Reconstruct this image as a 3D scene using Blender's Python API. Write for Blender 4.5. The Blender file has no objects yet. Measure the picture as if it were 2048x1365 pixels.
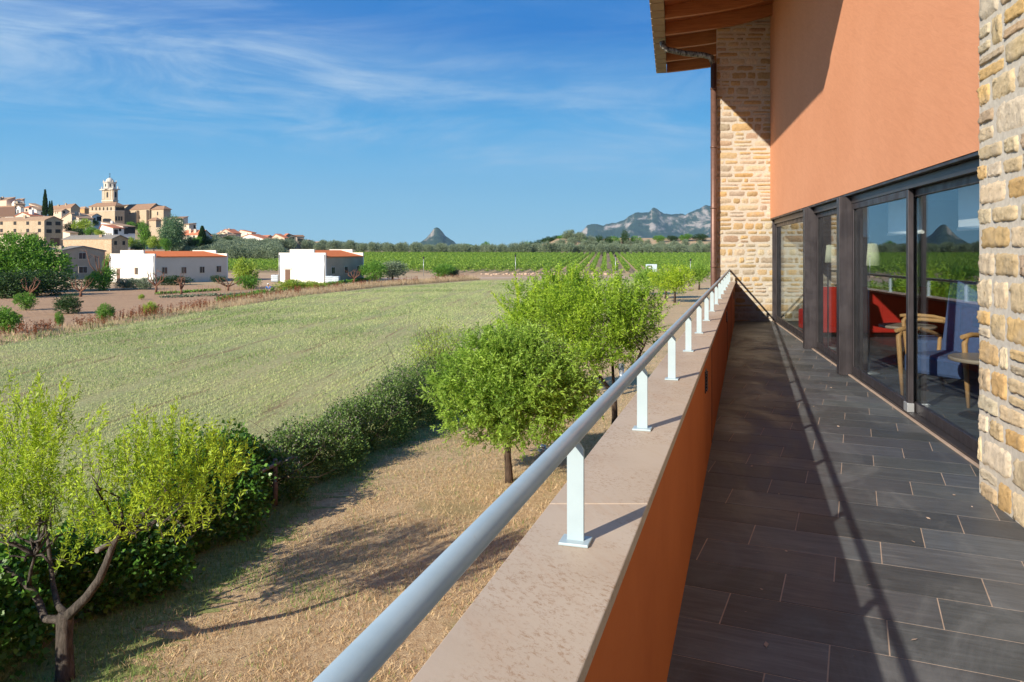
import bpy, math, random
import numpy as np
from mathutils import Vector
S = bpy.context.scene
COL = S.collection
R = math.radians

# ------------------------------------------------------------------ camera, sky, sun, exposure
F = 1558.0          # focal length in px of the 2048 px wide photograph
CAMZ = 5.0
HY = 501.0
cam = bpy.data.cameras.new("camera"); camo = bpy.data.objects.new("camera", cam); COL.objects.link(camo)
camo.location = (0, 0, CAMZ); camo.rotation_euler = (R(90), 0, 0)
cam.sensor_width = 36.0; cam.lens = 36.0 * F / 2048.0
cam.shift_y = (HY - 682.5) / 2048.0
cam.clip_start = 0.05; cam.clip_end = 80000
S.camera = camo

SUN_A, SUN_E = R(42.0), R(26.6)      # light travels towards (sin A, cos A), falling
sd = Vector((math.sin(SUN_A) * math.cos(SUN_E), math.cos(SUN_A) * math.cos(SUN_E), -math.sin(SUN_E)))
sun = bpy.data.lights.new("sun", 'SUN'); suno = bpy.data.objects.new("sun", sun); COL.objects.link(suno)
sun.energy = 4.8; sun.angle = R(0.53); sun.color = (1.0, 0.895, 0.74)
suno.rotation_euler = sd.to_track_quat('-Z', 'Y').to_euler()
suno.location = (-20, -20, 30)

W = bpy.data.worlds.new("World"); S.world = W; W.use_nodes = True
wn, wl = W.node_tree.nodes, W.node_tree.links
wn.clear()
def wnode(t, **k):
    n = wn.new(t)
    for a, b in k.items(): setattr(n, a, b)
    return n
sky = wnode('ShaderNodeTexSky', sky_type='NISHITA', sun_disc=False, sun_elevation=SUN_E,
            sun_rotation=math.atan2(-sd.x, -sd.y), altitude=300, air_density=1.0, dust_density=0.2, ozone_density=2.0)
hsv = wnode('ShaderNodeHueSaturation'); hsv.inputs['Saturation'].default_value = 1.0; hsv.inputs['Value'].default_value = 1.0
wl.new(sky.outputs[0], hsv.inputs['Color'])
tc = wnode('ShaderNodeTexCoord')
def mapping(rot, scl, loc=(0, 0, 0)):
    m = wnode('ShaderNodeMapping'); m.inputs['Rotation'].default_value = rot; m.inputs['Scale'].default_value = scl
    m.inputs['Location'].default_value = loc; wl.new(tc.outputs['Generated'], m.inputs['Vector']); return m
def wnoise(m, scale, detail, rough, dist):
    n = wnode('ShaderNodeTexNoise'); n.inputs['Scale'].default_value = scale; n.inputs['Detail'].default_value = detail
    n.inputs['Roughness'].default_value = rough; n.inputs['Distortion'].default_value = dist
    wl.new(m.outputs[0], n.inputs['Vector']); return n
def wmath(op, a, b=None, clamp=False):
    n = wnode('ShaderNodeMath', operation=op, use_clamp=clamp)
    for i, v in enumerate((a, b)):
        if v is None: continue
        if isinstance(v, (int, float)): n.inputs[i].default_value = v
        else: wl.new(v, n.inputs[i])
    return n.outputs[0]
def wrange(v, a, b, c=0.0, d=1.0):
    n = wnode('ShaderNodeMapRange', interpolation_type='SMOOTHSTEP'); wl.new(v, n.inputs[0])
    for i, x in enumerate((a, b, c, d)): n.inputs[i + 1].default_value = x
    return n.outputs[0]
n1 = wnoise(mapping((0, R(9), 0), (1.0, 1.0, 4.6), (.7, .2, .35)), 3.1, 10, 0.64, 0.9)
n2 = wnoise(mapping((0, R(14), 0), (0.8, 0.8, 7.0), (3.1, 1.7, 0.4)), 4.2, 9, 0.68, 1.3)
n3 = wnoise(mapping((0, R(12), 0), (1.0, 1.0, 2.6), (1.3, 4.2, 2.2)), 1.7, 4, 0.55, 0.5)
sep = wnode('ShaderNodeSeparateXYZ'); wl.new(tc.outputs['Generated'], sep.inputs[0])
elev, wx = sep.outputs[2], sep.outputs[0]
# one broad cirrus band, higher on the left, that thins out to the right; a looser veil above it on the left
d_ = wmath('SUBTRACT', elev, wmath('ADD', 0.128, wmath('MULTIPLY', wx, -0.085)))
core = wmath('MULTIPLY', wrange(d_, -0.055, 0.0), wrange(d_, 0.03, 0.16, 1.0, 0.0))
leftw = wrange(wx, -0.35, 0.30, 1.0, 0.55)
vl = wmath('MULTIPLY', wmath('MULTIPLY', wrange(wx, -0.42, -0.02, 1.0, 0.0), wrange(elev, 0.12, 0.20)), 0.42)
tex = wmath('MULTIPLY', wrange(n1.outputs[0], 0.36, 0.66), wrange(n2.outputs[0], 0.28, 0.68, 0.30, 1.0))
body_ = wmath('MULTIPLY', wmath('ADD', wmath('MULTIPLY', core, leftw), vl, True), wmath('ADD', wmath('MULTIPLY', tex, 0.95), wmath('MULTIPLY', wrange(n3.outputs[0], 0.35, 0.65), 0.30), True))
faint = wmath('MULTIPLY', wmath('MULTIPLY', tex, wrange(n3.outputs[0], 0.42, 0.62)), wmath('MULTIPLY', wrange(elev, 0.03, 0.10), 0.14))
cl = wmath('MULTIPLY', wmath('ADD', body_, faint, True), 0.70)
mixc = wnode('ShaderNodeMix', data_type='RGBA'); wl.new(cl, mixc.inputs[0])
rmp = wnode('ShaderNodeValToRGB'); ee = rmp.color_ramp.elements
for i_, (p_, c_) in enumerate(((0.0, (2.7, 5.3, 6.9)), (0.06, (1.9, 4.6, 6.8)), (0.16, (0.40, 3.0, 6.2)), (0.27, (0.01, 1.50, 4.9)), (0.7, (0.15, 1.35, 4.1)))):
    if i_ > 1: ee.new(p_)
    ee[i_].position = p_; ee[i_].color = (*c_, 1)
wl.new(elev, rmp.inputs[0])
mixs = wnode('ShaderNodeMix', data_type='RGBA'); mixs.inputs[0].default_value = 0.95; wl.new(hsv.outputs[0], mixs.inputs[6]); wl.new(rmp.outputs[0], mixs.inputs[7])
wl.new(mixs.outputs[2], mixc.inputs[6])
mixc.inputs[7].default_value = (4.0, 5.3, 6.8, 1)
bg = wnode('ShaderNodeBackground'); bg.inputs[1].default_value = 0.076
wl.new(mixc.outputs[2], bg.inputs[0])
wo = wnode('ShaderNodeOutputWorld'); wl.new(bg.outputs[0], wo.inputs[0])

S.view_settings.view_transform = 'Standard'; S.view_settings.look = 'None'
S.view_settings.exposure = 0.75; S.view_settings.gamma = 1.0
S.render.engine = 'CYCLES'
S.cycles.max_bounces = 7; S.cycles.transparent_max_bounces = 16
S.cycles.caustics_reflective = False; S.cycles.caustics_refractive = False

# ------------------------------------------------------------------ helpers
def P(px, py, d): return ((px - 1024) * d / F, d, CAMZ - (py - HY) * d / F)
def G(px, py, z=0.0):
    d = (CAMZ - z) * F / (py - HY); return ((px - 1024) * d / F, d, z)

def tag(o, label=None, cat=None, group=None, kind=None):
    if label: o["label"] = label
    if cat: o["category"] = cat
    if group: o["group"] = group
    if kind: o["kind"] = kind
    return o
def thing(name, label, cat, loc=(0, 0, 0), group=None):
    o = bpy.data.objects.new(name, None); COL.objects.link(o); o.location = loc; o.empty_display_size = 0.2
    return tag(o, label, cat, group)
def root_loc(p):
    v = Vector((0, 0, 0))
    while p is not None: v += p.location; p = p.parent
    return v
def link_mesh(name, me, parent=None, origin=None):
    """vertices were given in world space"""
    o = bpy.data.objects.new(name, me); COL.objects.link(o)
    off = root_loc(parent) if parent else Vector(origin or (0, 0, 0))
    if off.length: me.transform(__import__('mathutils').Matrix.Translation(-off))
    if parent: o.parent = parent
    else: o.location = off
    return o
class MB:
    def __init__(s): s.v = []; s.f = []; s.m = []; s.c = []; s.smooth = []
    def face(s, pts, m=0, c=None):
        i = len(s.v); s.v += [tuple(p) for p in pts]; s.f.append(tuple(range(i, i + len(pts)))); s.m.append(m)
        s.c += [c or (1, 1, 1)] * len(pts); s.smooth.append(False)
    def prism(s, poly, z0, z1, m=0, c=None, bottom=True):
        """poly: list of (x,y), counter-clockwise seen from above; z0,z1 floats or per-vertex lists"""
        n = len(poly); i = len(s.v)
        a = z0 if hasattr(z0, '__len__') else [z0] * n; b = z1 if hasattr(z1, '__len__') else [z1] * n
        s.v += [(p[0], p[1], a[k]) for k, p in enumerate(poly)] + [(p[0], p[1], b[k]) for k, p in enumerate(poly)]
        s.c += [c or (1, 1, 1)] * (2 * n)
        fs = [tuple(i + n + k for k in range(n))]
        if bottom: fs.append(tuple(i + n - 1 - k for k in range(n)))
        for k in range(n):
            k2 = (k + 1) % n; fs.append((i + k, i + k2, i + n + k2, i + n + k))
        s.f += fs; s.m += [m] * len(fs); s.smooth += [False] * len(fs)
    def obox(s, o, ax, ay, az, m=0, c=None):
        """box from corner o with edge vectors"""
        o, ax, ay, az = map(Vector, (o, ax, ay, az)); i = len(s.v)
        s.v += [tuple(o + a * ax + b * ay + d * az) for d in (0, 1) for b in (0, 1) for a in (0, 1)]
        s.c += [c or (1, 1, 1)] * 8
        fs = [(0, 2, 3, 1), (4, 5, 7, 6), (0, 1, 5, 4), (1, 3, 7, 5), (3, 2, 6, 7), (2, 0, 4, 6)]
        if ax.cross(ay).dot(az) < 0: fs = [q[::-1] for q in fs]
        s.f += [tuple(i + k for k in q) for q in fs]; s.m += [m] * 6; s.smooth += [False] * 6
    def box(s, x0, y0, z0, x1, y1, z1, m=0, c=None): s.obox((x0, y0, z0), (x1 - x0, 0, 0), (0, y1 - y0, 0), (0, 0, z1 - z0), m, c)
    def tube(s, pts, rad, n=8, m=0, cap=True, c=None):
        pts = [Vector(p) for p in pts]; i = len(s.v)
        if not hasattr(rad, '__len__'): rad = [rad] * len(pts)
        for k, p in enumerate(pts):
            t = (pts[min(k + 1, len(pts) - 1)] - pts[max(k - 1, 0)]).normalized()
            up = Vector((0, 0, 1)) if abs(t.z) < 0.9 else Vector((1, 0, 0))
            if k == 0: a = t.cross(up).normalized()
            else: a = (a - t * a.dot(t)).normalized()
            b = t.cross(a)
            for j in range(n):
                w = 2 * math.pi * j / n; s.v.append(tuple(p + (a * math.cos(w) + b * math.sin(w)) * rad[k])); s.c.append(c or (1, 1, 1))
        for k in range(len(pts) - 1):
            for j in range(n):
                j2 = (j + 1) % n; s.f.append((i + k * n + j, i + (k + 1) * n + j, i + (k + 1) * n + j2, i + k * n + j2)); s.m.append(m); s.smooth.append(True)
        if cap:
            s.f.append(tuple(i + j for j in range(n))); s.m.append(m); s.smooth.append(False)
            e = i + (len(pts) - 1) * n; s.f.append(tuple(e + n - 1 - j for j in range(n))); s.m.append(m); s.smooth.append(False)
    def lathe(s, prof, c0, n=16, m=0, c=None):
        i = len(s.v)
        for r, z in prof:
            for j in range(n):
                w = 2 * math.pi * j / n; s.v.append((c0[0] + r * math.cos(w), c0[1] + r * math.sin(w), c0[2] + z)); s.c.append(c or (1, 1, 1))
        for k in range(len(prof) - 1):
            for j in range(n):
                j2 = (j + 1) % n; s.f.append((i + k * n + j, i + k * n + j2, i + (k + 1) * n + j2, i + (k + 1) * n + j)); s.m.append(m); s.smooth.append(True)
        s.f.append(tuple(i + n - 1 - j for j in range(n))); s.m.append(m); s.smooth.append(False)
        e = i + (len(prof) - 1) * n; s.f.append(tuple(e + j for j in range(n))); s.m.append(m); s.smooth.append(False)
    def build(s, name, mats, parent=None, origin=None, bevel=0, attr=False):
        me = bpy.data.meshes.new(name); me.from_pydata(s.v, [], s.f); me.update()
        if not isinstance(mats, (list, tuple)): mats = [mats]
        for mt in mats: me.materials.append(mt)
        if len(mats) > 1: me.polygons.foreach_set('material_index', s.m)
        me.polygons.foreach_set('use_smooth', s.smooth)
        if attr:
            a = me.color_attributes.new('tint', 'FLOAT_COLOR', 'POINT')
            cc = np.ones((len(s.v), 4), 'f'); cc[:, :3] = np.array(s.c, 'f'); a.data.foreach_set('color', cc.ravel())
        o = link_mesh(name, me, parent, origin)
        if bevel:
            b = o.modifiers.new('bevel', 'BEVEL'); b.width = bevel; b.segments = 2; b.limit_method = 'ANGLE'
        return o
def np_mesh(name, V, Fq, mats, tint=None, smooth=False, parent=None, origin=None, shared=False):
    me = bpy.data.meshes.new(name); V = np.asarray(V, 'f'); Fq = np.asarray(Fq, 'i')
    k = Fq.shape[1]
    me.vertices.add(len(V)); me.vertices.foreach_set('co', V.ravel())
    me.loops.add(Fq.size); me.loops.foreach_set('vertex_index', Fq.ravel())
    me.polygons.add(len(Fq)); me.polygons.foreach_set('loop_start', np.arange(0, Fq.size, k, dtype='i'))
    if smooth: me.polygons.foreach_set('use_smooth', np.ones(len(Fq), bool))
    if not isinstance(mats, (list, tuple)): mats = [mats]
    for m in mats: me.materials.append(m)
    if tint is not None:
        a = me.color_attributes.new('tint', 'FLOAT_COLOR', 'POINT'); c = np.ones((len(V), 4), 'f'); c[:, :3] = tint
        a.data.foreach_set('color', c.ravel())
    me.update(calc_edges=True); me.validate()
    if shared: return me
    return link_mesh(name, me, parent, origin)

# ------------------------------------------------------------------ materials
class MT:
    def __init__(s, name, rough=0.8, metallic=0.0, spec=0.5):
        s.mat = bpy.data.materials.new(name); s.mat.use_nodes = True; s.n = s.mat.node_tree.nodes; s.l = s.mat.node_tree.links
        s.b = s.n['Principled BSDF']; s.b.inputs['Roughness'].default_value = rough; s.b.inputs['Metallic'].default_value = metallic
        s.b.inputs['Specular IOR Level'].default_value = spec
        g = s.n.new('ShaderNodeNewGeometry'); s.pos = g.outputs['Position']
    def map(s, scl=(1, 1, 1), rz=0.0, src=None, rot=None):
        m = s.n.new('ShaderNodeMapping'); m.inputs['Scale'].default_value = scl
        m.inputs['Rotation'].default_value = rot or (0, 0, rz)
        # rotate first, then scale
        m.vector_type = 'POINT'
        if rz or rot:
            m.inputs['Scale'].default_value = (1, 1, 1); s.l.new(src or s.pos, m.inputs[0])
            m2 = s.n.new('ShaderNodeMapping'); m2.inputs['Scale'].default_value = scl; s.l.new(m.outputs[0], m2.inputs[0]); return m2.outputs[0]
        s.l.new(src or s.pos, m.inputs[0]); return m.outputs[0]
    def noise(s, scale=1, detail=4, rough=0.55, vec=None, dist=0):
        n = s.n.new('ShaderNodeTexNoise'); n.inputs['Scale'].default_value = scale; n.inputs['Detail'].default_value = detail
        n.inputs['Roughness'].default_value = rough; n.inputs['Distortion'].default_value = dist
        s.l.new(vec or s.pos, n.inputs['Vector']); return n.outputs[0]
    def ramp(s, f, *st):
        r = s.n.new('ShaderNodeValToRGB'); e = r.color_ramp.elements
        while len(e) < len(st): e.new(0.5)
        for i, (p, c) in enumerate(st): e[i].position = p; e[i].color = (*c, 1)
        s.l.new(f, r.inputs[0]); return r.outputs[0]
    def rng(s, f, a, b, c=0, d=1):
        n = s.n.new('ShaderNodeMapRange'); n.interpolation_type = 'SMOOTHSTEP'; s.l.new(f, n.inputs[0])
        for i, x in enumerate((a, b, c, d)): n.inputs[i + 1].default_value = x
        return n.outputs[0]
    def mix(s, f, a, b, mode='MIX'):
        n = s.n.new('ShaderNodeMix'); n.data_type = 'RGBA'; n.blend_type = mode
        for i, v in ((0, f), (6, a), (7, b)):
            if isinstance(v, (int, float)): n.inputs[i].default_value = v
            elif isinstance(v, tuple): n.inputs[i].default_value = (*v, 1)
            else: s.l.new(v, n.inputs[i])
        return n.outputs[2]
    def math(s, op, a, b):
        n = s.n.new('ShaderNodeMath'); n.operation = op
        for i, v in enumerate((a, b)):
            if isinstance(v, (int, float)): n.inputs[i].default_value = v
            else: s.l.new(v, n.inputs[i])
        return n.outputs[0]
    def attr(s, name='tint'):
        a = s.n.new('ShaderNodeAttribute'); a.attribute_name = name; return a.outputs['Color']
    def color(s, c):
        if isinstance(c, tuple): s.b.inputs['Base Color'].default_value = (*c, 1)
        else: s.l.new(c, s.b.inputs['Base Color'])
        return s
    def bump(s, h, strength=0.3, dist=0.02):
        b = s.n.new('ShaderNodeBump'); b.inputs['Strength'].default_value = strength; b.inputs['Distance'].default_value = dist
        s.l.new(h, b.inputs['Height']); s.l.new(b.outputs[0], s.b.inputs['Normal']); return s
    def roughness(s, v): s.l.new(v, s.b.inputs['Roughness']); return s
def simple(name, col, rough=0.7, metallic=0.0, var=0.12, scale=3.0, bump=0.0, bscale=40, spec=0.5):
    m = MT(name, rough, metallic, spec); d = tuple(x * (1 - var) for x in col); e = tuple(min(1, x * (1 + var)) for x in col)
    m.color(m.ramp(m.noise(scale, 5, 0.6), (0.3, d), (0.7, e)))
    if bump: m.bump(m.noise(bscale, 4, 0.6), bump, 0.01)
    return m.mat
M = {}
# stucco, orange upper wall: brushed streaks
m = MT('stucco_orange', 0.92, spec=0.2)
v = m.map((1.3, 1.3, 9), rot=(R(-24), 0, 0)); st = m.noise(3.2, 8, 0.72, v, 1.2)
st2 = m.noise(0.8, 4, 0.6)
base = m.ramp(st2, (0.3, (0.585, 0.265, 0.145)), (0.7, (0.645, 0.305, 0.175)))
m.color(m.mix(0.24, base, m.ramp(st, (0.35, (0.48, 0.19, 0.095)), (0.6, (0.70, 0.31, 0.17))))); m.bump(m.math('ADD', st, m.noise(160, 3, 0.6)), 0.35, 0.006); M['orange'] = m.mat
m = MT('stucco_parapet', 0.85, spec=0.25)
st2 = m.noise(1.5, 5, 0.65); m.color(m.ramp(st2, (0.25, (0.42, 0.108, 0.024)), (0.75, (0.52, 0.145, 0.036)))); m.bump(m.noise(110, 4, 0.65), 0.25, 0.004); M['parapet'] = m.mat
# coping stone
m = MT('coping_limestone', 0.62, spec=0.35)
cr = R(-16.86)
big = m.noise(1.6, 6, 0.62, None, 0.4); sp = m.noise(60, 5, 0.7)
vein = m.noise(2.6, 6, 0.6, m.map((5.5, 0.8, 3), cr), 0.7)
c = m.ramp(big, (0.28, (0.385, 0.30, 0.225)), (0.5, (0.445, 0.36, 0.28)), (0.75, (0.485, 0.41, 0.335)))
c = m.mix(m.rng(vein, 0.50, 0.72, 0, 0.35), c, (0.40, 0.27, 0.18))
fy = m.n.new('ShaderNodeSeparateXYZ'); m.l.new(m.pos, fy.inputs[0])
blot = m.math('MULTIPLY', m.rng(m.noise(2.3, 4, 0.55), 0.38, 0.56), m.rng(m.noise(70, 9, 0.82, m.map((1.6, 0.8, 1), R(-30)), 0.4), 0.50, 0.62))
c = m.mix(m.math('MULTIPLY', blot, 0.8), c, (0.26, 0.15, 0.075)); c = m.mix(m.rng(sp, 0.64, 0.75, 0, 0.35), c, (0.25, 0.18, 0.13))
m.color(c); m.bump(sp, 0.15, 0.003); M['coping'] = m.mat
# stone masonry (per-stone colour in the attribute)
m = MT('masonry_stone', 0.9, spec=0.25)
a = m.attr(); n1_ = m.noise(22, 7, 0.7); n2_ = m.noise(5, 4, 0.6)
c = m.mix(1.0, a, m.ramp(n1_, (0.25, (0.62, 0.58, 0.54)), (0.5, (0.98, 0.98, 0.98)), (0.8, (1.22, 1.2, 1.16))), 'MULTIPLY')
c = m.mix(m.rng(n2_, 0.5, 0.75, 0, 0.45), c, (0.50, 0.44, 0.36))
m.color(c); m.bump(m.math('ADD', m.noise(38, 9, 0.8), m.math('MULTIPLY', n2_, 1.2)), 1.0, 0.016); M['stone'] = m.mat
m = MT('mortar', 0.95, spec=0.1); m.color(m.ramp(m.noise(30, 5, 0.6), (0.3, (0.42, 0.385, 0.33)), (0.7, (0.58, 0.54, 0.47)))); m.bump(m.noise(120, 4, 0.7), 0.5, 0.006); M['mortar'] = m.mat
# floor tiles
m = MT('slate_tile', 0.5, spec=0.28)
a = m.attr(); tr = R(23.8)
gr = m.noise(1.4, 7, 0.7, m.map((2.2, 22, 5), tr), 0.8); fl = m.noise(1.3, 5, 0.6); fine = m.noise(150, 3, 0.6)
c = m.ramp(gr, (0.3, (0.046, 0.051, 0.055)), (0.55, (0.074, 0.081, 0.086)), (0.8, (0.125, 0.134, 0.140)))
c = m.mix(1.0, c, a, 'MULTIPLY')
dust = m.noise(0.9, 8, 0.72, m.map((1.6, 0.9, 1), R(10)), 1.2)
c = m.mix(m.rng(dust, 0.46, 0.72, 0.0, 0.42), c, (0.20, 0.205, 0.21)); c = m.mix(m.rng(fine, 0.66, 0.76, 0, 0.25), c, (0.25, 0.22, 0.2))
m.color(c); m.roughness(m.rng(dust, 0.35, 0.7, 0.40, 0.65)); m.bump(m.math('ADD', gr, m.math('MULTIPLY', fine, 0.4)), 0.22, 0.004); M['tile'] = m.mat
M['grout'] = simple('grout', (0.36, 0.27, 0.21), 0.95, var=0.2, scale=6)
# metals
m = MT('rail_paint', 0.34, 0.0, 0.5)
c = m.ramp(m.noise(7, 6, 0.65), (0.3, (0.25, 0.335, 0.395)), (0.7, (0.31, 0.395, 0.46))); sp = m.noise(55, 5, 0.7)
m.color(m.mix(m.rng(sp, 0.64, 0.72, 0, 0.35), c, (0.25, 0.26, 0.27))); m.roughness(m.rng(m.noise(9, 5, 0.6), 0.3, 0.7, 0.28, 0.45)); M['rail'] = m.mat
m = MT('post_paint', 0.4, 0.0, 0.5)
c = m.ramp(m.noise(9, 5, 0.6), (0.3, (0.34, 0.425, 0.465)), (0.7, (0.385, 0.475, 0.515))); m.color(m.mix(m.rng(m.noise(70, 5, 0.7), 0.66, 0.74, 0, 0.5), c, (0.35, 0.32, 0.28))); M['post'] = m.mat
m = MT('dark_steel', 0.42, 0.55, 0.4)
c = m.ramp(m.noise(3, 6, 0.7, m.map((8, 8, 0.5))), (0.3, (0.042, 0.037, 0.040)), (0.7, (0.080, 0.071, 0.078))); m.color(c); m.roughness(m.rng(m.noise(6, 5, 0.6), 0.3, 0.7, 0.34, 0.55)); M['steel'] = m.mat
M['frame_steel'] = simple('dark_frame_metal', (0.045, 0.040, 0.042), 0.4, 0.3, 0.2, 4)  # plain dark metal for the window head, sill track and louvres
m = MT('pipe_metal', 0.45, 0.35); c = m.ramp(m.noise(14, 6, 0.7), (0.35, (0.12, 0.068, 0.052)), (0.7, (0.19, 0.105, 0.082)))
m.color(c); M['pipe'] = m.mat
m = MT('weathered_pipe', 0.6, 0.3); c = m.ramp(m.noise(9, 7, 0.75, m.map((3, 0.6, 1), R(-12))), (0.42, (0.045, 0.035, 0.030)), (0.60, (0.30, 0.28, 0.25))); m.color(c); M['pipe_old'] = m.mat
M['gutter'] = simple('eave_tile', (0.30, 0.235, 0.165), 0.8, var=0.15, scale=2)
def wood(name, a, b, sc=(1.2, 14, 14), rz=0.0, rough=0.55):
    m = MT(name, rough); g = m.noise(2.2, 7, 0.65, m.map(sc, rz), 0.9); k = m.noise(1.6, 2, 0.5)
    c = m.ramp(g, (0.25, a), (0.7, b)); m.color(m.mix(m.rng(k, 0.66, 0.72, 0, 0.7), c, tuple(x * 0.3 for x in a))); m.bump(g, 0.15, 0.003); return m.mat
FD = R(11.71)
M['rafter'] = wood('rafter_wood', (0.27, 0.095, 0.030), (0.47, 0.19, 0.065), (1.0, 16, 16), FD)
M['deck'] = wood('roof_boards', (0.20, 0.06, 0.018), (0.34, 0.12, 0.04), (16, 1.0, 16), FD)
M['armwood'] = wood('beech_wood', (0.55, 0.30, 0.12), (0.68, 0.40, 0.18), (10, 10, 3))
M['roof_tile'] = simple('roof_tile_dark', (0.25, 0.16, 0.10), 0.85, var=0.3, scale=4)
# window glass: thin pane, real two-sided reflection
m = MT('window_glass'); nt = m.mat.node_tree
tr_ = m.n.new('ShaderNodeBsdfTransparent'); tr_.inputs[0].default_value = (0.93, 0.96, 0.96, 1)
gl_ = m.n.new('ShaderNodeBsdfGlossy'); gl_.inputs['Roughness'].default_value = 0.0; gl_.inputs[0].default_value = (0.72, 0.78, 0.82, 1)
fr_ = m.n.new('ShaderNodeLayerWeight'); fr_.inputs[0].default_value = 0.5
fm = m.math('ADD', 0.05, m.math('MULTIPLY', 0.52, m.math('POWER', fr_.outputs['Facing'], 2.6)))
ms = m.n.new('ShaderNodeMixShader'); m.l.new(fm, ms.inputs[0]); m.l.new(tr_.outputs[0], ms.inputs[1]); m.l.new(gl_.outputs[0], ms.inputs[2])
m.l.new(ms.outputs[0], m.n['Material Output'].inputs[0]); M['glass'] = m.mat
m = MT('far_window', 0.15); m.color((0.02, 0.024, 0.03)); M['pane'] = m.mat
M['dark'] = simple('dark_opening', (0.022, 0.02, 0.02), 0.8)
M['shutter'] = simple('shutter_wood', (0.13, 0.07, 0.045), 0.7)
M['room_wall'] = simple('room_wall', (0.30, 0.285, 0.26), 0.9, var=0.04)
M['room_red'] = simple('red_panel', (0.62, 0.030, 0.018), 0.75, var=0.08)
M['blue_fabric'] = simple('blue_upholstery', (0.075, 0.125, 0.27), 0.9, var=0.18, scale=30, bump=0.3, bscale=300)
M['shade'] = simple('lamp_fabric', (0.72, 0.74, 0.58), 0.85, var=0.04)
M['blind'] = simple('blind_fabric', (0.75, 0.76, 0.78), 0.8, var=0.03)
M['tabletop'] = simple('table_laminate', (0.42, 0.34, 0.27), 0.35, var=0.08, scale=10)
M['black'] = simple('black_metal', (0.02, 0.02, 0.022), 0.4, 0.5)
M['cord'] = simple('bead_chain', (0.75, 0.72, 0.66), 0.5)
M['galv'] = simple('galvanised', (0.45, 0.47, 0.49), 0.4, 0.6)
M['white_paint'] = simple('white_paint', (0.78, 0.79, 0.80), 0.5, var=0.05)

# foliage
def leafmat(name, dark, light, trans=0.35, rough=0.5, sh=1.0):
    m = MT(name, rough, spec=0.35); a = m.attr(); sp_ = m.n.new('ShaderNodeSeparateColor'); m.l.new(a, sp_.inputs[0])
    c = m.ramp(sp_.outputs[0], (0.0, dark), (1.0, light)); m.color(c)
    t = m.n.new('ShaderNodeBsdfTranslucent'); m.l.new(m.mix(0.5, c, light), t.inputs[0])
    ms = m.n.new('ShaderNodeMixShader'); ms.inputs[0].default_value = trans
    m.l.new(m.b.outputs[0], ms.inputs[1]); m.l.new(t.outputs[0], ms.inputs[2]); m.l.new(ms.outputs[0], m.n['Material Output'].inputs[0])
    return m.mat
M['lf_almond_y'] = leafmat('almond_leaf_yellow', (0.11, 0.24, 0.014), (0.60, 0.74, 0.055), 0.42)
M['lf_almond'] = leafmat('almond_leaf', (0.065, 0.165, 0.018), (0.47, 0.68, 0.105), 0.45)
M['lf_almond_mid'] = leafmat('almond_leaf_pale', (0.08, 0.19, 0.014), (0.51, 0.71, 0.065), 0.42)
M['lf_ivy'] = leafmat('ivy_leaf', (0.025, 0.08, 0.012), (0.15, 0.32, 0.045), 0.3, 0.35)
M['lf_bramble'] = leafmat('bramble_leaf', (0.035, 0.085, 0.018), (0.22, 0.34, 0.08), 0.25)
M['lf_pale'] = leafmat('seed_heads', (0.16, 0.15, 0.12), (0.34, 0.31, 0.27), 0.3, 0.8)
M['lf_olive'] = leafmat('olive_leaf', (0.10, 0.14, 0.075), (0.30, 0.37, 0.235), 0.25)
M['lf_vine'] = leafmat('vine_leaf', (0.055, 0.15, 0.016), (0.31, 0.46, 0.06), 0.35)
M['lf_green'] = leafmat('broad_leaf', (0.05, 0.14, 0.018), (0.22, 0.43, 0.05), 0.35)
M['lf_dark'] = leafmat('dark_leaf', (0.012, 0.035, 0.008), (0.06, 0.12, 0.025), 0.2)
M['lf_cypress'] = leafmat('cypress_leaf', (0.010, 0.035, 0.010), (0.045, 0.10, 0.02), 0.15)
M['lf_willow'] = leafmat('willow_leaf', (0.05, 0.11, 0.05), (0.18, 0.30, 0.14), 0.3)
M['lf_lime'] = leafmat('lime_leaf', (0.17, 0.29, 0.03), (0.50, 0.60, 0.09), 0.4)
M['lf_drygrass'] = leafmat('dry_grass', (0.38, 0.25, 0.13), (0.80, 0.63, 0.38), 0.3, 0.8)
M['lf_fieldgrass'] = leafmat('stubble_grass', (0.30, 0.38, 0.14), (0.66, 0.68, 0.32), 0.3, 0.8)
M['lf_grass'] = leafmat('green_grass', (0.10, 0.18, 0.04), (0.28, 0.41, 0.11), 0.3, 0.7)
M['lf_dock'] = leafmat('dock_seed', (0.12, 0.035, 0.014), (0.34, 0.13, 0.06), 0.2, 0.8)
M['lf_straw'] = leafmat('straw', (0.40, 0.28, 0.15), (0.72, 0.58, 0.38), 0.35, 0.8)
m = MT('bark', 0.95, spec=0.15); g = m.noise(6, 7, 0.75, m.map((3, 3, 0.8)), 0.6)
m.color(m.ramp(g, (0.3, (0.035, 0.031, 0.028)), (0.65, (0.17, 0.145, 0.125)))); m.bump(g, 1.0, 0.06); M['bark'] = m.mat
m = MT('bark_dark', 0.95, spec=0.15); g = m.noise(8, 7, 0.75, m.map((3, 3, 0.8)), 0.6)
m.color(m.ramp(g, (0.3, (0.03, 0.022, 0.018)), (0.65, (0.10, 0.070, 0.052)))); m.bump(g, 0.9, 0.03); M['bark_dark'] = m.mat
M['bark_red'] = simple('pruned_bark', (0.16, 0.075, 0.045), 0.9, var=0.3, scale=6)
M['oldwood'] = simple('grey_fence_wood', (0.17, 0.15, 0.13), 0.9, var=0.35, scale=14)

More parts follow.
